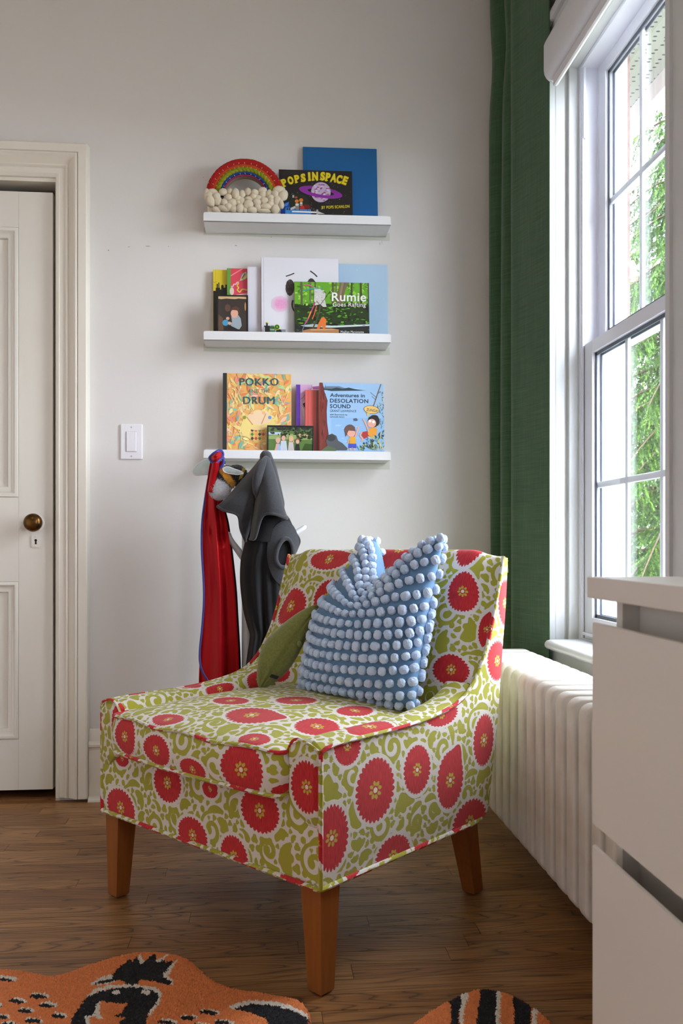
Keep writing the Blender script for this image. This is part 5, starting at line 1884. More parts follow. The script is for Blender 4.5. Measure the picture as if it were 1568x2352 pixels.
for _ in range(90):
    a, rr_ = random.uniform(0, 2 * PI), math.sqrt(random.random())
    b.ell(666.5 + 9.5 * rr_ * math.cos(a), 660.5 + 18 * rr_ * math.sin(a), .35, 1.6, random.choice([(86, 76, 72), (40, 34, 32), (110, 100, 96)]), rot=random.uniform(-.6, .6), n=6)
b.ell(715.5, 655, 10, 15, CR, n=26, jag=.04)
for k, c in ((20.5, (230, 208, 226)), (18.5, (232, 196, 220)), (16, (233, 184, 216)), (13, (233, 172, 210)), (10, (232, 162, 206))): b.ell(644, 698.5, k, k * .92, c, n=30, jag=.04)
for _ in range(60):
    a, rr_ = random.uniform(0, 2 * PI), math.sqrt(random.random()) * 18
    b.ell(644 + rr_ * math.cos(a), 698.5 + rr_ * .9 * math.sin(a), .4, 2.4, random.choice([(236, 186, 218), (228, 150, 200)]), rot=a, n=6)
b.line([(673, 690), (671, 697), (671.5, 706), (674.5, 713), (680, 718)], 3.6, CR); b.done()
b = Book('picture_book', 'tall pale blue book with white speckles at the right of the middle ledge', 'mid', 745, 891, 605, 609, 2.968, 2.983, .010, (178, 208, 232), (180, 206, 226), G2)
for _ in range(40):
    r = random.uniform(.4, 1.1); b.ell(random.uniform(782, 888), random.uniform(612, 764), r, r, (206, 224, 240), n=7)
b.done()
b = Book('picture_book', 'green forest book titled Rumie Goes Rafting', 'mid', 676.5, 848, 646.5, 651, 2.900, 2.914, .010, (46, 74, 30), (60, 92, 40), G2)
b.rect(676, 646, 850, 700, (104, 168, 42)); b.rect(676, 698, 850, 760, (40, 58, 26)); b.rect(676, 745, 850, 770, (34, 40, 36))
for _ in range(170):
    b.ell(random.uniform(680, 847), random.uniform(649, 700), random.uniform(1, 5), random.uniform(1, 4), random.choice([(128, 196, 50), (86, 150, 36), (150, 212, 70), (70, 120, 34), (112, 176, 60), (172, 220, 110)]), rot=random.uniform(-1, 1), n=8, jag=.25)
for u, w, c in ((690, 5, (92, 96, 70)), (711, 4, (110, 116, 84)), (723, 3, (84, 92, 60)), (763, 4, (96, 92, 66)), (771, 3, (110, 104, 78)), (806, 4, (70, 74, 46)), (827, 4, (74, 70, 46)), (845, 3, (60, 56, 40))):
    b.poly([(u, 648), (u + w, 648), (u + w + random.uniform(-1, 1), 700), (u + random.uniform(-1, 1), 700)], c)
b.poly([(781, 649), (802, 650), (793, 668), (786, 700), (772, 702), (776, 672)], (118, 104, 78))
b.poly([(785, 650), (790, 650), (782, 690), (778, 700), (780, 676)], (142, 128, 100))
for _ in range(190):
    u = random.uniform(680, 847); v = random.uniform(698, 748)
    b.ell(u, v, random.uniform(1, 6), random.uniform(.8, 2.4), random.choice([(58, 118, 30), (80, 150, 36), (44, 90, 28), (30, 44, 22), (100, 168, 48), (36, 60, 26), (24, 28, 20)]), rot=random.uniform(-.4, .4), n=8, jag=.25)
b.poly([(765, 712), (772, 704), (800, 702), (830, 706), (846, 716), (846, 706), (826, 700), (770, 700)], (26, 22, 18))
b.poly([(690, 748), (720, 745), (762, 749), (848, 746), (848, 750), (760, 754), (700, 751)], (172, 190, 186)); b.poly([(740, 751), (848, 748), (848, 749.5), (740, 752.5)], (226, 234, 232))
for _ in range(40): b.ell(random.uniform(680, 847), random.uniform(740, 764), random.uniform(1, 5), .5, random.choice([(70, 84, 80), (110, 126, 120), (28, 32, 30)]), n=8)
b.poly([(721, 661), (735, 664), (744, 672), (748, 675), (746, 690), (750, 706), (742, 706), (736, 700), (724, 702), (721, 690), (722, 676)], (204, 204, 198))
for _ in range(40): b.ell(random.uniform(724, 744), random.uniform(666, 700), random.uniform(.6, 2.2), random.uniform(.5, 1.4), random.choice([(226, 226, 222), (178, 178, 170), (150, 150, 140), (214, 212, 206)]), n=7)
b.line([(698, 655), (710, 655.5), (720, 660)], 2.2, (196, 112, 140)); b.line([(695, 668), (710, 665), (722, 664), (740, 663)], 2.2, (54, 160, 170))
b.line([(760, 669), (735, 702), (727, 692)], 1.2, (70, 66, 52)); b.line([(736, 700), (733, 718), (726, 738), (716, 760)], 3.2, (84, 78, 60))
b.line([(724, 695), (716, 714), (707, 734), (700, 745)], 2.4, (206, 76, 140)); b.line([(714, 716), (708, 732)], 2.4, (236, 150, 50)); b.line([(727, 704), (722, 722), (717, 734)], 2.2, (222, 100, 60)); b.line([(700, 745), (694, 760)], 1.8, (120, 124, 170))
b.poly([(694, 760), (712, 756), (760, 755), (778, 758), (778, 766), (694, 766)], (176, 128, 84)); b.poly([(712, 757), (770, 757), (766, 759), (714, 760)], (206, 160, 110))
b.poly([(738, 731), (744, 729), (749, 735), (748, 750), (746, 758), (741, 757), (740, 748), (733, 756), (727, 758), (731, 744)], (224, 116, 50))   # plain orange bundle on the raft
b.text('Rumie', 762, 692.5, 841, 19.5, (238, 238, 232), bold=.016, rot=.012, space=1.05)
b.text('Goes Rafting', 764, 705, 840, 9.2, (238, 238, 232), bold=.006, rot=.012, space=1.05)
b.text('Meghan Marentette', 782, 766, 835, 5.4, (232, 232, 228), bold=.0, rot=.012, space=1.05)
b.done()
# ---- lowest ledge
b = Book('picture_book', 'orange leafy book titled POKKO AND THE DRUM with a black spine', 'low', 511, 668.5, 858, 858, 2.930, 2.948, .012, (240, 182, 104), (42, 48, 50), G3)
pal = [(240, 168, 92), (238, 196, 108), (246, 220, 140), (236, 140, 84), (242, 158, 112), (148, 200, 168), (178, 214, 164), (128, 182, 166), (238, 140, 100), (248, 228, 160), (210, 220, 140), (247, 204, 176), (240, 150, 130), (246, 214, 150), (240, 178, 110)]
for _ in range(390):
    u, v = random.uniform(521, 667), random.uniform(859, 1036)
    near = math.hypot((u - 595) / 44, (v - 985) / 44) < 1
    b.leaf(u, v, random.uniform(10, 30), random.uniform(1.4, 4.2), random.uniform(-PI, 0), random.choice(pal) if not near else random.choice([(246, 222, 140), (248, 232, 160), (242, 204, 120)]))
b.ell(592, 980, 40, 34, (246, 222, 138), n=30, jag=.06); b.ell(596, 960, 28, 16, (248, 216, 176), n=24, jag=.05)
for u0, v0, u1, v1 in ((545, 930, 533, 905), (548, 920, 538, 895), (524, 900, 536, 925), (536, 925, 552, 890), (650, 930, 640, 905), (652, 925, 662, 900), (640, 960, 655, 935), (530, 1015, 540, 990), (556, 1015, 551, 992), (560, 945, 556, 925)):
    b.line([(u0, v0), (u1, v1)], 1.4, (248, 224, 160)); b.ell(u1, v1, 2, 2, (248, 230, 170), n=10)
# a plain harlequin-patterned drum in place of the figure
b.ell(592, 998, 19, 17, (238, 190, 112), n=26)
for i in range(4):
    for j in range(3):
        cx_, cy_ = 579 + i * 8.5, 988 + j * 9.5
        b.poly([(cx_, cy_ - 4.5), (cx_ + 4, cy_), (cx_, cy_ + 4.5), (cx_ - 4, cy_)], [(60, 66, 60), (196, 84, 56), (84, 136, 80), (236, 164, 70)][(i + 2 * j) % 4])
b.ell(592, 984, 18, 4.5, (246, 214, 150), n=24); b.line([(566, 958), (580, 976)], 2, (214, 150, 96)); b.ell(561, 959, 4, 4, (150, 156, 62)); b.line([(610, 950), (600, 974)], 2, (214, 150, 96)); b.ell(619, 959, 4, 4, (96, 164, 212))
b.ell(578, 949, 3.5, 3.5, (244, 196, 140)); b.ell(605, 948, 3.8, 3.8, (244, 190, 132))
TEAL = (44, 92, 100)
[b.text('POKKO', 549.5 + d_, 885.6, 638.4 + d_, 17, TEAL, space=1.1) for d_ in (0, .8)]; b.text('AND THE', 569, 902, 619, 7.6, (110, 112, 96), space=1.1); [b.text('DRUM', 558 + d_, 928, 629.4 + d_, 17, TEAL, space=1.06) for d_ in (0, .8)]
b.rect(511, 857, 520.5, 1040, (40, 47, 50)); b.done()
b = Book('picture_book', 'thin pink book with a purple spine behind the coral book', 'low', 679.5, 745, 883, 884, 2.960, 2.974, .008, (224, 178, 222), (92, 52, 160), G3)
b.rect(679, 882, 689, 1040, (98, 58, 172))
for _ in range(14): b.ell(random.uniform(680, 688), random.uniform(886, 1030), .8, .8, (168, 62, 190), n=7)
b.poly([(715, 884), (745, 884), (745, 1000), (700, 1000), (692, 930), (700, 916), (712, 900)], (236, 226, 236)); b.poly([(716, 888), (735, 886), (745, 890), (745, 895), (718, 894)], (190, 110, 170))
b.line([(716, 884), (714, 893), (702, 903), (696, 912), (690, 917)], .8, (70, 40, 80)); b.poly([(694, 927), (701, 924), (701, 938), (697, 934)], (80, 34, 90)); b.line([(692, 930), (700, 940)], .8, (70, 40, 80)); b.done()
b = Book('picture_book', 'coral red cloth-bound book squeezed between the photo and the blue book', 'low', 700.5, 741, 895, 896, 2.940, 2.956, .012, (226, 104, 98), (214, 92, 86), G3)
b.rect(706, 894, 707.6, 1040, (204, 84, 80)); b.rect(726.3, 894, 729, 1040, (88, 96, 98)); b.done()
b = Book('picture_book', 'sky blue book titled Adventures in DESOLATION SOUND', 'low', 733, 881.5, 878.5, 881, 2.915, 2.932, .010, (162, 202, 240), (222, 160, 46), G3)
b.rect(760, 960, 882, 1036, (150, 194, 238))
for _ in range(16): b.ell(random.uniform(765, 860), random.uniform(975, 1020), random.uniform(3, 9), .8, (178, 212, 244), n=10)
b.poly([(742, 889), (752, 887), (778, 887), (790, 891), (810, 893), (842, 897), (742, 896)], (116, 134, 156)); b.poly([(742, 892), (760, 893), (772, 890), (786, 893), (800, 890), (816, 894), (835, 897), (760, 898), (742, 895)], (52, 72, 84))
b.poly([(733, 878), (739.5, 878), (744, 900), (751, 920), (749, 945), (750, 970), (754, 1000), (750, 1036), (733, 1036)], (132, 58, 52))
for _ in range(26):
    v = random.uniform(882, 1025); u = random.uniform(735, 747); b.line([(u, v), (u + random.uniform(-1.5, 1.5), v + random.uniform(6, 16))], .9, random.choice([(90, 34, 34), (70, 28, 30), (160, 84, 70)]))
b.line([(739.5, 878), (744, 900), (751, 920), (749, 945), (750, 970), (754, 1000)], 1, (50, 24, 26))
NAVY = (44, 56, 84)
b.text('Adventures in', 757, 911.5, 837, 8.2, NAVY, bold=.016, rot=.012)
b.text('DESOLATION', 757, 924.4, 845, 8.6, NAVY, bold=.022, rot=.012, space=1.08); b.text('SOUND', 757, 937, 804.5, 8.6, NAVY, bold=.022, rot=.012, space=1.08)
b.text('GRANT LAWRENCE', 757, 946, 817.5, 5.2, NAVY, rot=.012); b.text('with illustrations by', 757, 953.6, 797, 3.6, NAVY, rot=.012); b.text('GINGER NGO', 757, 959.4, 790, 4.0, NAVY, rot=.012)
b.line([(874, 882), (866, 905), (857, 932)], 2.6, (128, 106, 100)); b.line([(850, 901), (864, 913)], .9, (60, 60, 74)); b.line([(853, 910), (862, 918)], .9, (60, 60, 74))
for _ in range(120):
    u = random.uniform(861, 881); v = random.uniform(900, 985)
    if u > 862 + 12 * abs(math.sin(v / 13)): b.leaf(u, v, random.uniform(4, 9), .8, random.uniform(-2.5, -.6), random.choice([(84, 116, 130), (150, 176, 170), (64, 90, 110), (200, 208, 190), (110, 140, 150)]))
for _ in range(190):
    u = random.uniform(822, 881); v = random.uniform(990, 1036)
    if v > 1034 - (u - 818) * 1.0: b.leaf(u, v, random.uniform(5, 12), 1.1, random.uniform(-2.9, -.9), random.choice([(208, 206, 96), (96, 140, 60), (40, 60, 84), (60, 130, 170), (226, 220, 150), (30, 44, 60)]))
b.ell(852.5, 941, 18, 9.5, (40, 34, 30), rot=.15, n=30); b.ell(852.5, 941, 17.2, 8.7, (240, 202, 124), rot=.15, n=30); b.poly([(841, 948), (849, 949), (843, 957)], (240, 202, 124))
b.text('ZUNGA!', 840.5, 943.5, 867, 6, (52, 44, 44), bold=.01, rot=.14)
b.ell(816, 964, 5, 3.4, (90, 96, 120), rot=.3, n=12, jag=.2)
SK = (238, 176, 156)
# two plain children: one waving, one on the rope
b.ell(803, 988, 12.5, 13, (112, 84, 76)); b.ell(806, 995, 9.5, 8.5, SK); b.poly([(791, 985), (800, 977), (814, 980), (816, 990), (800, 989), (793, 1004)], (112, 84, 76)); b.line([(815, 1004), (820, 990), (824, 979)], 3.2, SK); b.line([(803, 1006), (797, 1018)], 2.6, SK)
b.poly([(803, 1003), (816, 1003), (817, 1019), (802, 1019)], (236, 172, 60)); b.poly([(800, 1019), (818, 1019), (818, 1029), (810, 1029), (809, 1025), (807, 1029), (800, 1029)], (74, 84, 196)); b.rect(802, 1029, 806, 1034, SK); b.rect(811, 1029, 815, 1034, SK)
b.ell(858, 967, 14, 14, (40, 36, 40), jag=.06); b.ell(853, 972, 10, 10, SK); b.ell(849, 967, 3.2, 3.2, (250, 250, 250)); b.ell(857, 969, 3.2, 3.2, (250, 250, 250))
b.poly([(848, 984), (860, 981), (866, 986), (864, 998), (852, 1004), (843, 998)], (240, 164, 54)); b.poly([(832, 992), (842, 990), (846, 1002), (836, 1008), (830, 1000)], (182, 60, 62)); b.line([(831, 992), (826, 1000), (834, 1010), (828, 1013)], 3.4, SK); b.line([(846, 992), (840, 975), (833, 962)], 3.2, SK)
b.poly([(748, 1014), (752, 1000), (762, 996), (772, 1001), (776, 1012), (786, 1018), (798, 1030), (796, 1034), (755, 1034)], (90, 94, 98)); b.ell(760, 1006, 10, 8, (64, 68, 72)); b.poly([(738, 1034), (752, 1024), (770, 1030), (772, 1036), (738, 1036)], (96, 116, 84))
b.done()
# framed photographs
b = Book('photo_frame', 'black framed photo of a child holding a blue ball', 'mid', 498, 570, 678, 677, 2.902, 2.912, .012, (56, 48, 44), (22, 20, 20), 'framed photos on the ledges', 'photo', frame=True)
b.rect(500, 680, 567, 764, (58, 50, 46)); b.poly([(500, 679), (566, 679), (566, 687), (548, 685.5), (540, 687), (520, 685.5), (508, 687), (500, 685)], (214, 178, 134)); b.poly([(500, 720), (512, 730), (513, 758), (500, 758)], (104, 78, 58))
b.ell(563.5, 704, 1.6, 10, (196, 150, 92)); b.ell(523, 707, 6.5, 8.5, (98, 72, 62)); b.ell(500.5, 706, 1, 9, (190, 150, 96))
b.poly([(531, 727), (538, 724), (548, 724), (553, 732), (555, 748), (550, 756), (536, 757), (529, 750), (533, 740)], (158, 172, 180)); b.poly([(513, 764), (516, 752), (530, 748), (548, 757), (556, 764)], (38, 34, 34))
b.ell(538.5, 720, 8.6, 10, (226, 172, 150)); b.poly([(530, 714), (533, 706), (543, 703), (550, 708), (550, 720), (545, 713), (538, 712), (533, 712)], (92, 62, 48)); b.line([(536, 742), (526, 744)], 5, (158, 172, 180)); b.ell(518, 741, 7.2, 7, (68, 156, 196)); b.ell(527, 742, 4, 3.4, (226, 168, 146)); b.ell(523, 731, 4, 3.4, (222, 164, 142))
b.done()
b = Book('photo_frame', 'black framed family photo under a leafy tree', 'low', 613, 720.5, 977, 977, 2.902, 2.912, .014, (70, 100, 44), (26, 24, 26), 'framed photos on the ledges', 'photo', frame=True)
b.rect(615, 978, 718, 1040, (92, 124, 62)); b.poly([(615, 1000), (660, 996), (718, 998), (718, 1010), (615, 1008)], (150, 176, 104)); b.poly([(680, 995), (718, 999), (718, 1005), (684, 1004)], (206, 186, 130)); b.rect(615, 992, 645, 998, (190, 206, 226)); b.poly([(690, 1040), (700, 1018), (718, 1020), (718, 1040)], (54, 84, 30))
for _ in range(150): b.ell(random.uniform(620, 717), 978 + abs(random.gauss(0, 9)), random.uniform(1, 5), random.uniform(1, 3), random.choice([(38, 38, 42), (50, 50, 54), (30, 34, 30), (62, 66, 60)]), n=8, jag=.2)
for _ in range(50): b.ell(random.uniform(682, 717), random.uniform(990, 1008), random.uniform(1, 4), random.uniform(1, 3), random.choice([(40, 54, 34), (54, 70, 40)]), n=8, jag=.2)
for u, v, r, hair, shirt, w in ((651, 1005, 6.2, (52, 40, 36), (198, 208, 222), 12), (668, 1008, 5.6, (214, 182, 130), (206, 196, 196), 10), (638, 1012, 5.6, (222, 172, 150), (160, 192, 230), 9), (683, 1013, 5.0, (128, 92, 70), (44, 42, 44), 8)):
    b.poly([(u - w * .5, v + 7), (u + w * .5, v + 7), (u + w * .75, 1038), (u - w * .75, 1038)], shirt); b.ell(u, v - 1.5, r, r * 1.15, hair); b.ell(u, v + 1, r * .8, r * .95, (226, 174, 152))
b.poly([(665, 1002), (662, 1018), (664, 1018), (665.5, 1008)], (214, 182, 130)); b.poly([(673, 1003), (675, 1016), (672, 1016)], (214, 182, 130)); b.poly([(629, 1038), (634, 1020), (640, 1020), (634, 1038)], (226, 174, 152)); b.done()

# ------------------------------------------------------------------ woven rainbow on a wool cloud
YR = 2.922
r0 = ony(563, 489, YR)
rb = empty('rainbow_decoration', (r0[0], YR, shelf_z('top', r0[0])), label='woven yarn rainbow on a cream wool cloud', cat='ornament')
kx = (YR * _c + r0[0] * _s) / FPX
cz = ony(563, 455, YR)[2] - shelf_z('top', r0[0])


def arc_pts(r, y, n=60, a0=-.02, a1=PI + .02, wob=0.0):
    return [(r * kx * math.cos(a) + random.uniform(-wob, wob), y + random.uniform(-wob, wob), cz + r * kx * math.sin(a) * 1.0 + random.uniform(-wob, wob)) for a in np.linspace(a0, a1, n)]


bn = MB()
vs = []
R0_, R1_ = 50 * kx, 87 * kx
for a in np.linspace(-.1, PI + .1, 40):
    for r_, y_ in ((R0_, -.004), (R1_, -.004), (R1_, .022), (R0_, .022)): vs.append((r_ * math.cos(a), y_, cz + r_ * math.sin(a)))
bn.add(vs, [(4 * i + k, 4 * i + (k + 1) % 4, 4 * i + 4 + (k + 1) % 4, 4 * i + 4 + k) for i in range(39) for k in range(4)])
bn.build('arch_core', mat('cardboard', (150, 132, 108), .9), rb, smooth='auto')
bands = [('red_yarn', (186, 26, 20), [(88, -.001), (88.5, .007), (85, -.007), (82, -.009), (79, -.009), (76.5, -.008)], .0032), ('orange_yarn', (204, 86, 20), [(73.5, -.008), (71.5, -.008), (69.8, -.008)], .0022),
         ('gold_yarn', (226, 150, 16), [(68, -.008), (66.4, -.008)], .0020), ('green_yarn', (52, 78, 28), [(58.5, -.007), (60, -.006)], .0024),
         ('blue_yarn', (26, 70, 146), [(57, -.009), (54.6, -.010)], .0026), ('navy_yarn', (24, 30, 92), [(53.0, -.008)], .0022), ('pink_yarn', (164, 50, 92), [(51, -.007), (50.4, -.003)], .0022)]
for nm, c, rs, r in bands:
    m_ = mat(nm, c, .9, bump=.6, bscale=500, var=.25, vscale=90)
    for rad_, y_ in rs:
        MB().tube(arc_pts(rad_, y_, wob=.0004), r, 7).build('strand', m_, rb, smooth=True)
# thick felted green-yellow cord made of twisted lobes
mlime = mat('lime_felt', (150, 156, 22), .95, bump=.4, bscale=300, c2=(120, 130, 14), var=.3, vscale=60)
cord = MB()
for i, a in enumerate(np.linspace(.05, PI - .05, 22)):
    rr_ = 63.0 * kx
    Mx = Matrix.Rotation(-(a + PI / 2) + .55, 3, 'Y')
    cord.ball((rr_ * math.cos(a), -.010, cz + rr_ * math.sin(a)), (.0125, .0070, .0060), 12, 8, Mx)
cord.build('braided_cord', mlime, rb, smooth=True)
m_st = mat('white_stitch', (240, 226, 214), .6)
for rr_, cnt, ln in ((77, 17, .0048), (68.5, 20, .0030), (87.5, 19, .0026), (53, 13, .0042)):
    for i in range(cnt):
        a = .18 + (PI - .36) * i / (cnt - 1) + random.uniform(-.02, .02)
        r_ = rr_ * kx; t = a + random.uniform(-.35, .35)
        p = Vector((r_ * math.cos(a), -.0125, cz + r_ * math.sin(a))); d = Vector((math.cos(t), 0, math.sin(t))) * ln / 2
        MB().tube([p - d, p + d], .0006, 5).build('stitch', m_st, rb)
m_w = mat('cream_wool', (232, 218, 190), .95, bump=.5, bscale=180, sheen=.4, var=.12, vscale=60, sss=.0)
puff = []
for k in range(3):
    mb = MB(); mb.ball((0, 0, 0), 1.0, 18, 12)
    me = mb.mesh('wool_puff')
    for q in me.vertices:
        d = q.co.normalized(); q.co = d * (1 + .10 * mnoise.noise(d * 2 + Vector((k * 5, 0, 0))))
    me.polygons.foreach_set('use_smooth', np.ones(len(me.polygons), dtype=bool)); me.materials.append(m_w); puff.append(me)
spots = [(474, 447, 6, 13, .1), (488, 443, 12, 9, .1), (512, 441, 9, 7, 0), (528, 440, 6, 7, 0), (541, 446, 8, 11, 0), (556, 446, 7, 8, 0), (569, 441, 7, 8, 0), (585, 443, 8, 7, .3), (602, 437, 10, 6, -.2), (603, 446, 8, 9, 0), (618, 446, 7, 10, 0),
         (640, 437, 14, 9, -.1), (650, 449, 10, 12, .5), (631, 447, 7, 8, 0), (483, 461, 9, 14, -.4), (500, 462, 10, 9, 0), (525, 453, 8, 8, 0), (515, 466, 7, 8, 0), (534, 466, 10, 8, .1), (547, 466, 6, 6, 0), (555, 462, 7, 9, 0), (571, 457, 9, 5, 0), (582, 452, 8, 6, 0),
         (571, 470, 10, 9, .4), (590, 465, 9, 8, .3), (606, 461, 10, 7, 0), (623, 462, 7, 8, 0), (636, 462, 8, 11, 0), (496, 482, 10, 7, .3), (514, 479, 13, 6, .25), (536, 480, 9, 8, -.3), (551, 480, 8, 10, .3), (562, 483, 6, 6, 0), (579, 483, 12, 7, .2), (592, 476, 7, 7, 0),
         (611, 475, 13, 7, .05), (605, 486, 16, 4, .0), (632, 481, 9, 10, 0), (645, 470, 6, 10, -.2), (480, 449, 8, 8, .5), (497, 452, 8, 8, 0), (547, 456, 8, 6, 0), (592, 455, 8, 6, 0), (622, 454, 8, 6, 0), (524, 476, 8, 7, 0), (566, 474, 7, 7, 0), (621, 470, 8, 7, 0)]
for (u, v, a, b_, rot) in spots:
    o = link('wool_puff', puff[random.randrange(3)], None, rb)
    p = ony(u, v, YR - .017)
    o.location = (p[0] - r0[0], -.017 + random.uniform(-.004, .004), p[2] - shelf_z('top', r0[0]))
    o.rotation_euler = (0, rot, 0)
    o.scale = ((a + 1.2) * kx, .012, (b_ + 1.2) * kx)
bk = MB().box((-.125, -.012, .001), (.118, .010, .050), .006); bk.build('cloud_core', m_w, rb)


# ------------------------------------------------------------------ toy trains
def toy_at(name, ledge, u, y, label):
    p = ony(u, 489, y)
    return empty(name, (p[0], y, shelf_z(ledge, p[0])), label=label, cat='toy train'), p[0], shelf_z(ledge, p[0])


def tx(u, v, y, x0, z0): p = ony(u, v, y); return p[0] - x0, p[2] - z0


tr, x0, z0 = toy_at('toy_train', 'top', 690, 2.900, 'small blue toy train in front of the space book')
MBLUE = mat('toy_blue', (52, 130, 196), .35); MBLK = mat('toy_black', (26, 26, 28), .4); MSIL = mat('toy_silver', (190, 190, 192), .3, metal=.6); MRED = mat('toy_red', (190, 40, 36), .4)
def tb(mb, u0, v0, u1, v1, y0=-.010, y1=.010, bev=.001):
    a = tx(u0, v1, 2.900, x0, z0); c = tx(u1, v0, 2.900, x0, z0); mb.box((a[0], y0, a[1]), (c[0], y1, c[1]), bev)
mb = MB(); tb(mb, 655, 479.5, 667.5, 494); mb.build('cab', MBLUE, tr)
for u in (658, 663): mb = MB(); tb(mb, u, 481, u + 3, 485, -.0108, -.0095, .0002); mb.build('cab_window', MBLK, tr)
mb = MB(); tb(mb, 668, 486, 714, 497, -.008, .008); mb.build('boiler', MBLUE, tr)
for u in (670, 679, 688, 697, 706): mb = MB(); tb(mb, u, 483, u + 7.5, 489, -.009, .009); mb.build('boiler_panel', MBLUE, tr)
mb = MB(); tb(mb, 670, 488.5, 727, 489.8, -.0095, .0095, .0003); mb.build('hand_rail', mat('toy_white', (226, 226, 226), .4), tr)
mb = MB(); tb(mb, 714, 486, 726, 497, -.007, .007); mb.build('smokebox', MBLK, tr)
mb = MB(); tb(mb, 726, 483, 730, 497, -.007, .007); mb.build('buffer_beam', MSIL, tr)
for u in (660, 678, 696, 714):
    a = tx(u, 497, 2.900, x0, z0); MB().lathe([(.006, -.0105), (.006, .0105)], 14, Matrix.Translation((a[0], 0, .006)) @ Matrix.Rotation(PI / 2, 4, 'X')).build('wheel', MBLK, tr)
tr, x0, z0 = toy_at('toy_train', 'mid', 628, 2.900, 'small black and green toy locomotive with a yellow chimney cap')
def tb2(mb, u0, v0, u1, v1, y0=-.010, y1=.010, bev=.001):
    a = tx(u0, v1, 2.900, x0, z0); c = tx(u1, v0, 2.900, x0, z0); mb.box((a[0], y0, max(a[1], .002)), (c[0], y1, c[1]), bev)
MGRN = mat('toy_green', (34, 110, 50), .35); MYEL = mat('toy_yellow', (222, 212, 30), .4)
mb = MB(); tb2(mb, 606, 749, 621, 768, -.008, .008, .003); mb.build('smokebox', MBLK, tr)
mb = MB(); tb2(mb, 604.5, 752, 608, 766, -.009, .009); mb.build('buffer', MSIL, tr)
a = tx(613, 749, 2.900, x0, z0); MB().lathe([(.0042, 0), (.0030, .004), (.0036, .011)], 14, Matrix.Translation((a[0], 0, a[1] - .001))).build('chimney', MBLK, tr, smooth='auto')
MB().lathe([(.0034, 0), (.0046, .0012), (.0046, .0032), (.002, .0045)], 14, Matrix.Translation((a[0], 0, a[1] + .009))).build('chimney_cap', MYEL, tr, smooth='auto')
mb = MB(); tb2(mb, 620, 751, 632, 768, -.008, .008, .002); mb.build('boiler', MGRN, tr)
mb = MB(); tb2(mb, 620, 757, 630, 760, -.009, .009, .0005); mb.build('boiler_band', MSIL, tr)
mb = MB(); tb2(mb, 621, 747.5, 629, 750, -.006, .006, .0005); mb.build('roof', MSIL, tr)
a = tx(636, 753, 2.900, x0, z0)
Mw = Matrix.Translation((a[0], -.006, a[1])) @ Matrix.Rotation(PI / 2, 4, 'X')
MB().lathe([(.0092, 0), (.0092, .004), (.0080, .0046)], 24, Mw).build('wheel', MYEL, tr); MB().lathe([(.0078, 0), (.0078, .0055)], 24, Mw).build('wheel_face', MGRN, tr); MB().lathe([(.0020, 0), (.0020, .0075)], 12, Mw).build('wheel_hub', MYEL, tr)
a = tx(640, 764, 2.900, x0, z0)
MB().lathe([(.0100, -.004), (.0100, .004)], 24, Matrix.Translation((a[0], -.004, max(a[1], .0102))) @ Matrix.Rotation(PI / 2, 4, 'X')).build('wheel', MBLK, tr)
mb = MB(); tb2(mb, 640, 757, 656, 768, -.003, .006, .001); mb.build('tender', mat('toy_grey', (130, 140, 140), .4), tr)

# ------------------------------------------------------------------ tiger rug
RZ = .020
head = [(-260, 2290), (-160, 2236), (-60, 2220), (0, 2220), (46, 2223.5), (110, 2235), (151, 2229), (206, 2210), (257, 2194), (312, 2182), (358, 2181), (404, 2187), (436, 2200), (464, 2226), (496, 2249), (542, 2265), (597, 2273), (643, 2281), (680, 2288), (702, 2306), (711, 2329), (711, 2352)]
leg_o = [(716, 2400), (760, 2460), (840, 2468), (905, 2410), (944, 2350), (985, 2317.6), (1025.7, 2294), (1066.5, 2274.7), (1111.4, 2263.7), (1148, 2270.6), (1181, 2281), (1221.6, 2305), (1250, 2326), (1266.5, 2350), (1275, 2420), (1240, 2560), (1000, 2700), (600, 2760), (100, 2720), (-200, 2520), (-300, 2380)]
outl = np.array([onz(u, v, RZ)[:2] for u, v in head + leg_o])
oc = catmull(np.vstack([outl, outl[:1]]), 260)[:-1]
rg0 = oc.mean(axis=0)
rug = empty('tiger_rug', (rg0[0], rg0[1], 0), label='orange tiger-shaped rug with black and white markings', cat='rug')


def inside(P, poly):
    x, y = P[:, 0], P[:, 1]
    r = np.zeros(len(P), bool)
    j = len(poly) - 1
    for i in range(len(poly)):
        xi, yi = poly[i]; xj, yj = poly[j]
        c = ((yi > y) != (yj > y)) & (x < (xj - xi) * (y - yi) / (yj - yi + 1e-12) + xi)
        r ^= c
        j = i
    return r


def z8(pts): return [(a / 2.1778, 2150 + b_ / 2.1778) for a, b_ in pts]
def z7(pts): return [(740 + a / 2.45, 2040 + b_ / 2.45) for a, b_ in pts]


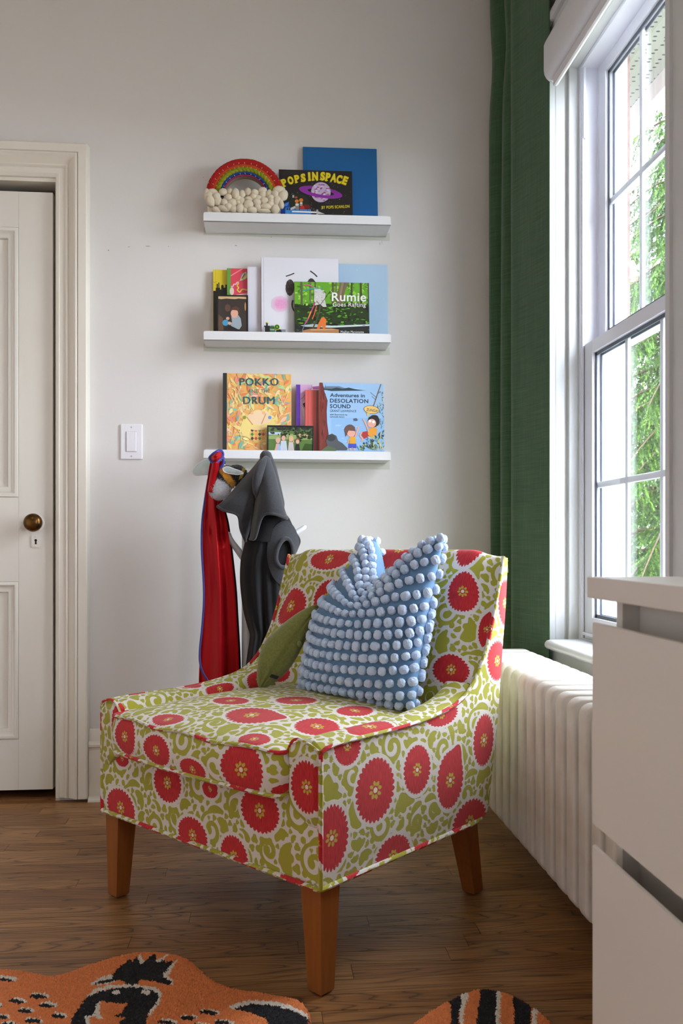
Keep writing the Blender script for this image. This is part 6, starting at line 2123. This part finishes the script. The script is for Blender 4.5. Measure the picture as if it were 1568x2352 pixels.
ORG, BLKc, WHT = (238, 140, 80), (24, 24, 30), (238, 230, 218)
shapes = []   # (colour, polygon in the photo's frame, lying on the rug)
S8 = lambda c, pts: shapes.append((c, z8([(a, b_ if b_ < 439 else b_ + 150) for a, b_ in pts])))      # markings run on past the picture's edge
SD = lambda c, pts: shapes.append((c, z8(pts)))
S7 = lambda c, pts: shapes.append((c, z7([(a, b_ if b_ < 763 else b_ + 420) for a, b_ in pts])))
S8(WHT, [(450, 240), (500, 205), (560, 190), (600, 215), (560, 230), (500, 242)]); S8(WHT, [(690, 100), (700, 88), (712, 110), (722, 120), (700, 140)]); S8(WHT, [(780, 118), (845, 85), (838, 100), (785, 130)]); S8(WHT, [(850, 150), (890, 112), (878, 135), (840, 200), (865, 215), (860, 245), (800, 215), (815, 195)])
S8(BLKc, [(465, 238), (510, 215), (560, 207), (568, 180), (600, 145), (640, 120), (655, 110), (660, 130), (680, 95), (695, 115), (700, 135), (740, 110), (745, 95), (778, 80), (785, 100), (780, 130), (830, 110), (825, 128), (878, 112), (850, 150), (815, 195), (840, 210), (858, 222), (850, 246), (810, 235), (770, 222), (700, 215), (690, 235), (680, 250), (640, 250), (630, 235), (600, 215), (560, 225), (510, 238)])
S8(WHT, [(430, 300), (470, 265), (540, 245), (630, 238), (680, 240), (780, 255), (812, 280), (805, 320), (770, 370), (735, 415), (715, 440), (690, 440), (760, 330), (775, 280), (700, 256), (640, 250), (560, 255), (480, 278), (440, 305)])
S8(BLKc, [(310, 440), (360, 400), (400, 340), (430, 305), (490, 275), (570, 255), (640, 248), (700, 252), (770, 268), (798, 290), (790, 320), (740, 390), (700, 440), (545, 440), (600, 410), (560, 398), (600, 375), (640, 330), (600, 340), (560, 330), (505, 325), (490, 350), (480, 390), (440, 395), (420, 440)])
S8(ORG, [(505, 330), (560, 335), (610, 342), (635, 335), (605, 380), (565, 394), (600, 402), (640, 398), (600, 415), (560, 440), (420, 440), (440, 400), (490, 390), (498, 350)])
S8(WHT, [(490, 325), (503, 325), (500, 385), (515, 412), (490, 418), (480, 400), (450, 400), (432, 440), (412, 440), (430, 400), (470, 385)])
S8(WHT, [(560, 272), (590, 265), (600, 280), (575, 288), (560, 282)]); S8(WHT, [(708, 270), (735, 265), (752, 280), (735, 288), (710, 282)])
S8(WHT, [(1140, 352), (1180, 332), (1250, 318), (1350, 322), (1440, 340), (1545, 388), (1545, 402), (1440, 360), (1340, 342), (1240, 340), (1165, 362)]); S8(BLKc, [(1165, 362), (1200, 345), (1260, 333), (1350, 340), (1440, 358), (1545, 402), (1548, 440), (1380, 440), (1330, 410), (1290, 400), (1260, 382), (1220, 375)])
S8(WHT, [(0, 195), (50, 195), (90, 210), (75, 225), (0, 215)]); S8(BLKc, [(0, 203), (40, 206), (68, 218), (60, 227), (0, 222)])
for (a, c, w) in ((190, 298, 50), (80, 323, 46), (230, 343, 50), (125, 370, 44), (290, 395, 46), (160, 420, 50), (15, 402, 30), (40, 438, 46), (1040, 378, 55), (940, 404, 46), (830, 428, 52), (1110, 428, 52), (1000, 446, 46), (-5, 345, 14)):
    SD(WHT, [(a - w + 8, c - 4), (a - w * .4, c - 16), (a + w * .4, c - 16), (a + w + 8, c - 2), (a + w, c + 12), (a, c - 4)]); SD(BLKc, [(a - w, c), (a - w * .4, c - 12), (a + w * .5, c - 10), (a + w * .95, c + 4), (a + w * .5, c + 14), (a - w * .3, c + 12)])
S7(BLKc, [(700, 622), (780, 580), (800, 600), (788, 650), (770, 700), (765, 764), (700, 764), (722, 690), (720, 645)]); S7(WHT, [(780, 580), (812, 574), (822, 600), (808, 650), (795, 700), (790, 764), (764, 764), (772, 700), (790, 640)])
S7(BLKc, [(882, 552), (910, 545), (985, 562), (990, 620), (980, 690), (974, 764), (862, 764), (870, 690), (885, 620)]); S7(WHT, [(985, 562), (1012, 572), (1005, 620), (1000, 690), (996, 764), (972, 764), (978, 690), (980, 620)])
S7(BLKc, [(1068, 588), (1120, 600), (1190, 655), (1175, 700), (1178, 764), (1068, 764), (1078, 690), (1070, 630)]); S7(WHT, [(1190, 655), (1214, 680), (1206, 720), (1208, 764), (1176, 764), (1178, 710)])

# felt body of the rug
bm = bmesh.new()
ring_ = [bm.verts.new((x - rg0[0], y - rg0[1], .013)) for x, y in oc]
ringb = [bm.verts.new((x - rg0[0], y - rg0[1], .0)) for x, y in oc]
bm.faces.new(ring_); bm.faces.new(ringb[::-1])
for i in range(len(oc)): bm.faces.new((ring_[i - 1], ring_[i], ringb[i], ringb[i - 1]))
bmesh.ops.triangulate(bm, faces=bm.faces[:])
bmesh.ops.recalc_face_normals(bm, faces=bm.faces[:])
me = bpy.data.meshes.new('rug_backing'); bm.to_mesh(me); bm.free()
link('rug_backing', me, mat('rug_base', (176, 84, 40), .95), rug)
# tufted pile: small pyramids, dense where the rug is in view
sp_ = .0027
xs_ = np.arange(oc[:, 0].min(), oc[:, 0].max(), sp_)
ys_ = np.arange(1.30, oc[:, 1].max() + .01, sp_)
GX, GY = np.meshgrid(xs_, ys_, indexing='ij')
P = np.stack([GX.ravel(), GY.ravel()], 1) + RNG.uniform(-.0011, .0011, (GX.size, 2))
sp2 = .0065
GX, GY = np.meshgrid(np.arange(oc[:, 0].min(), oc[:, 0].max(), sp2), np.arange(oc[:, 1].min(), 1.30, sp2), indexing='ij')
P2 = np.stack([GX.ravel(), GY.ravel()], 1) + RNG.uniform(-.0025, .0025, (GX.size, 2))
sz = np.concatenate([np.full(len(P), .0023), np.full(len(P2), .0052)])
P = np.concatenate([P, P2])
keep = inside(P, oc)
P, sz = P[keep], sz[keep]
uv = proj(np.concatenate([P, np.full((len(P), 1), RZ)], 1)) + RNG.normal(0, .8, (len(P), 2))
colr = np.tile(np.array(lin(ORG)[:3]), (len(P), 1))
lum = 1 + RNG.uniform(-.14, .12, len(P))
pull = np.zeros(len(P))
for c, poly in shapes:
    k = inside(uv, poly); colr[k] = lin(c)[:3]; pull[k] = 1 if c == BLKc else 0
colr = colr * lum[:, None]
dmin = np.full(len(P), 1.0)
for i in range(0, len(oc), 1):
    dmin = np.minimum(dmin, (P[:, 0] - oc[i, 0]) ** 2 + (P[:, 1] - oc[i, 1]) ** 2)
rnd_ = np.clip(np.sqrt(dmin) / .016, 0, 1)
hgt = RZ - .008 * (1 - rnd_) ** 2 + RNG.uniform(-.0012, .0012, len(P)) - .0012 * pull
n = len(P)
ang = RNG.uniform(0, 2 * PI, n)
V = np.zeros((n, 4, 3)); 
tipo = RNG.normal(0, .0011, (n, 2))
for k in range(3):
    a = ang + 2 * PI * k / 3
    V[:, k, 0] = P[:, 0] + sz * 1.5 * np.cos(a); V[:, k, 1] = P[:, 1] + sz * 1.5 * np.sin(a); V[:, k, 2] = hgt - .0030
V[:, 3, 0] = P[:, 0] + tipo[:, 0]; V[:, 3, 1] = P[:, 1] + tipo[:, 1]; V[:, 3, 2] = hgt + .0006
V[..., 0] -= rg0[0]; V[..., 1] -= rg0[1]
base_i = np.arange(n)[:, None] * 4
tri = np.concatenate([base_i + np.array([0, 1, 3]), base_i + np.array([1, 2, 3]), base_i + np.array([2, 0, 3])], 0)
me = bpy.data.meshes.new('rug_pile')
me.vertices.add(n * 4); me.vertices.foreach_set('co', V.reshape(-1).astype(np.float32))
me.loops.add(tri.size); me.loops.foreach_set('vertex_index', tri.reshape(-1).astype(np.int32))
me.polygons.add(len(tri)); me.polygons.foreach_set('loop_start', np.arange(0, tri.size, 3, dtype=np.int32))
me.update(calc_edges=True)
at = me.color_attributes.new('Col', 'FLOAT_COLOR', 'POINT')
c4 = np.ones((n, 4, 4)); c4[..., :3] = colr[:, None, :]
at.data.foreach_set('color', c4.reshape(-1).astype(np.float32))
tag(link('rug_pile', me, attr_mat('rug_wool', .95, sheen=.08), rug), kind='stuff')

# ------------------------------------------------------------------ ceiling lamp (out of view, behind and left of the camera)
lamp = empty('ceiling_lamp', (-1.05, .75, ZC), label='white dome ceiling lamp', cat='lamp')
lm, lnt, lb = new_mat('lamp_diffuser')
lb.inputs['Base Color'].default_value = (.9, .88, .84, 1); lb.inputs['Emission Color'].default_value = (1, .84, .66, 1); lb.inputs['Emission Strength'].default_value = 5.0
MB().lathe([(.19, -.012), (.185, -.045), (.15, -.075), (.08, -.094), (.005, -.100)], 32).build('diffuser', lm, lamp, smooth='auto')
MB().lathe([(.20, 0), (.20, -.014)], 32).build('canopy', M_VINYL, lamp)

# ------------------------------------------------------------------ outside: brick reveal, soffit, lawn, spruce
xt = MB()
xt.box((1.022, 2.462, WZ0 - .05), (1.062, 2.56, 2.38)); xt.box((1.022, 1.70, WZ1 - .01), (1.062, 2.56, 2.38)); xt.box((1.022, 1.66, WZ0 - .05), (1.062, 1.752, 2.38)); xt.box((1.03, 1.66, WZ0 - .06), (1.11, 2.56, WZ0 + .004))
tag(xt.build('trim_6', M_EXTWHITE), 'white exterior window trim', kind='structure')
# keep the second window clear
bw = MB()
for (ya_, yb_, za_, zb_) in ((2.480, 4.2, -2.6, 2.62), (SY1 + .02, 1.66, -2.6, 2.62), (-2.4, SY0 - .02, -2.6, 2.62), (1.66, 2.48, -2.6, .49), (1.66, 2.48, 2.36, 2.62), (SY0 - .02, SY1 + .02, -2.6, .93), (SY0 - .02, SY1 + .02, 2.36, 2.62)):
    bw.box((1.052, ya_, za_), (1.078, yb_, zb_))
tag(bw.build('wall_outside', M_BRICK), 'brown brick outer wall', kind='structure')


def soffit_mat():
    m, nt, b = new_mat('perforated_soffit')
    L = nt.links.new
    g = nd(nt, 'ShaderNodeNewGeometry')
    mp = nd(nt, 'ShaderNodeMapping'); mp.inputs['Scale'].default_value = (24, 38, 1)
    L(g.outputs['Position'], mp.inputs[0])
    vo = nd(nt, 'ShaderNodeTexVoronoi', i_Randomness=.35, i_Scale=1.0); vo.voronoi_dimensions = '2D'
    L(mp.outputs[0], vo.inputs['Vector'])
    r = nd(nt, 'ShaderNodeMapRange'); r.inputs['From Min'].default_value = .14; r.inputs['From Max'].default_value = .20
    L(vo.outputs['Distance'], r.inputs['Value'])
    mx = nd(nt, 'ShaderNodeMix', data_type='RGBA'); mx.inputs['A'].default_value = lin((40, 42, 40)); mx.inputs['B'].default_value = lin((150, 156, 146))
    L(r.outputs[0], mx.inputs['Factor']); L(mx.outputs['Result'], b.inputs['Base Color'])
    return m


sf = MB().box((1.05, -2.6, 2.60), (1.46, 5.5, 2.62))
tag(sf.build('roof_soffit', soffit_mat()), 'white perforated roof soffit outside the window', kind='structure')
fa = MB().box((1.46, -2.6, 2.53), (1.485, 5.5, 2.78), .004); fa.box((1.485, -2.6, 2.62), (1.60, 5.5, 2.74), .02)
tag(fa.build('roof_fascia', M_EXTWHITE), 'white fascia board and gutter', kind='structure')
lawn = MB().box((1.2, -30, -3.0), (40, 40, -2.9))
tag(lawn.build('lawn', mat('grass', (112, 112, 92), .95, var=.4, vscale=1.5)), 'green lawn below the window', kind='structure')

# spruces: trunk, drooping boughs, hanging twigs with needles
M_BARK = mat('spruce_bark', (84, 66, 52), .95, var=.4, vscale=12, bump=.8, bscale=20)
M_NEED = attr_mat('spruce_needles', .6)


def spruce(tcx, tcy, label, seed, hgt, spread, fine, dark):
    rg = np.random.default_rng(seed)
    tree = empty('spruce_tree', (tcx, tcy, -2.9), label=label, cat='tree', group='spruces outside the window')
    MB().tube([(0, 0, -.05), (.03, 0, 3), (0, .02, 6), (0, 0, hgt)], [.17, .14, .09, .02], 12).build('trunk', M_BARK, tree, smooth=True)
    brm = MB()
    TP, TD, TL, TF = [], [], [], []
    tc = np.array([tcx, tcy, -2.9])
    lev = 0
    z = .8
    while z < hgt - .2:
        reach = max(.2, spread * (1 - (z - .8) / (hgt - .6)))
        for k in range(7):
            a = lev * 2.4 + k * 2 * PI / 7 + rg.uniform(-.2, .2)
            r_ = reach * rg.uniform(.75, 1.1)
            t = np.linspace(0, 1, 9)
            dr = rg.uniform(.25, .5)
            cv = np.stack([math.cos(a) * r_ * t, math.sin(a) * r_ * t, z + .10 * np.sin(PI * t) * r_ - dr * r_ * t * t + .16 * np.maximum(0, t - .75) * r_], 1)
            brm.tube([tuple(q) for q in cv], list(np.linspace(.016, .004, 9)), 4, cap=False)
            w = cv + tc
            uu = proj(w)[:, 0]
            seen = (uu.max() > 1330) and (uu.min() < 1660)
            n = int((r_ * 70 if seen else r_ * 8) * fine / (1 if tcy < 10 else 3.4))
            tt = rg.uniform(.15, 1.02, n)
            idx = np.minimum(7, (tt * 8).astype(int)); f = (tt * 8 - idx)[:, None]
            p = cv[idx] * (1 - f) + cv[idx + 1] * f
            d = cv[idx + 1] - cv[idx]; d /= np.linalg.norm(d, axis=1)[:, None]
            s_ = np.stack([-d[:, 1], d[:, 0], np.zeros(n)], 1) * rg.choice([-1, 1], n)[:, None]
            dv = d * rg.uniform(.0, .7, (n, 1)) + s_ * rg.uniform(.1, .8, (n, 1)) + np.array([0, 0, 1]) * rg.uniform(-1.5, -.1, (n, 1))
            dv /= np.linalg.norm(dv, axis=1)[:, None]
            TP.append(p); TD.append(dv); TL.append(rg.uniform(.12, .34, n)); TF.append(np.full(n, seen))
        z += .19; lev += 1
    tag(brm.build('boughs', M_BARK, tree), kind='stuff')
    TP, TD, TL, TF = np.concatenate(TP), np.concatenate(TD), np.concatenate(TL), np.concatenate(TF)
    uv = proj(TP + tc)
    near = TF & (uv[:, 0] > 1380) & (uv[:, 0] < 1620) & (uv[:, 1] > -200) & (uv[:, 1] < 1700)
    cnt_ = np.where(near, (TL * (230 if tcy < 10 else 150)).astype(int), (TL * 45).astype(int))
    I = np.repeat(np.arange(len(TP)), cnt_)
    n = len(I)
    t = rg.random(n); th = rg.uniform(0, 2 * PI, n)
    d = TD[I]
    a1 = np.cross(d, np.array([.3, .5, .81])); a1 /= np.linalg.norm(a1, axis=1)[:, None]
    a2 = np.cross(d, a1)
    o = a1 * np.cos(th)[:, None] + a2 * np.sin(th)[:, None]
    q = TP[I] + d * (TL[I] * t)[:, None] + np.array([0, 0, -.12]) * (TL[I] * t * t)[:, None]
    dirn = o * .75 + d * .65; dirn /= np.linalg.norm(dirn, axis=1)[:, None]
    tip = q + dirn * rg.uniform(.018, .032, n)[:, None] * (math.hypot(tcx, tcy) / 8.5) ** .7
    ds = math.hypot(tcx, tcy) / 8.5
    wv = np.cross(d, o) * np.where(near[I], .0038 if tcy < 10 else .0060, .0075)[:, None] * ds
    V = np.stack([q + wv, q - wv, tip], 1).astype(np.float32)
    pal_ = np.array([lin(c)[:3] for c in ((92, 138, 40), (70, 116, 36), (126, 176, 52), (52, 92, 34), (104, 156, 46))]) * dark
    base = pal_[rg.integers(0, 5, len(TP))][I] * rg.uniform(.7, 1.2, (n, 1)) * np.where(t > .75, 1.5, 1.0)[:, None]
    me = bpy.data.meshes.new('needles')
    me.vertices.add(n * 3); me.vertices.foreach_set('co', V.reshape(-1))
    me.loops.add(n * 3); me.loops.foreach_set('vertex_index', np.arange(n * 3, dtype=np.int32))
    me.polygons.add(n); me.polygons.foreach_set('loop_start', np.arange(0, n * 3, 3, dtype=np.int32))
    me.update(calc_edges=True)
    at = me.color_attributes.new('Col', 'FLOAT_COLOR', 'POINT')
    c4 = np.ones((n, 3, 4), np.float32); c4[..., :3] = base[:, None, :]
    at.data.foreach_set('color', c4.reshape(-1))
    tag(link('needles', me, M_NEED, tree), kind='stuff')
    return tree


tcx, tcy = 3.95, 7.6
tree = spruce(tcx, tcy, 'nearer spruce tree with drooping green boughs outside the window', 4, 9.4, 2.5, 1.5, .34)
spruce(7.2, 13.5, 'farther dark spruce tree behind the nearer one outside the window', 9, 12.0, 5.2, 1.2, .35)
M_CONE = mat('spruce_cone', (206, 150, 104), .8, bump=.8, bscale=60)
for (u, v, y_) in ((1525, 240, 5.9), (1528, 790, 5.8), (1448, 300, 6.0), (1494, 275, 6.0), (1452, 620, 6.1)):
    p = ony(u, v, y_)
    MB().ball((p[0] - tcx, p[1] - tcy, p[2] + 2.9), (.026, .026, .070), 10, 8, jit=.12).build('cone', M_CONE, tree, smooth=True)
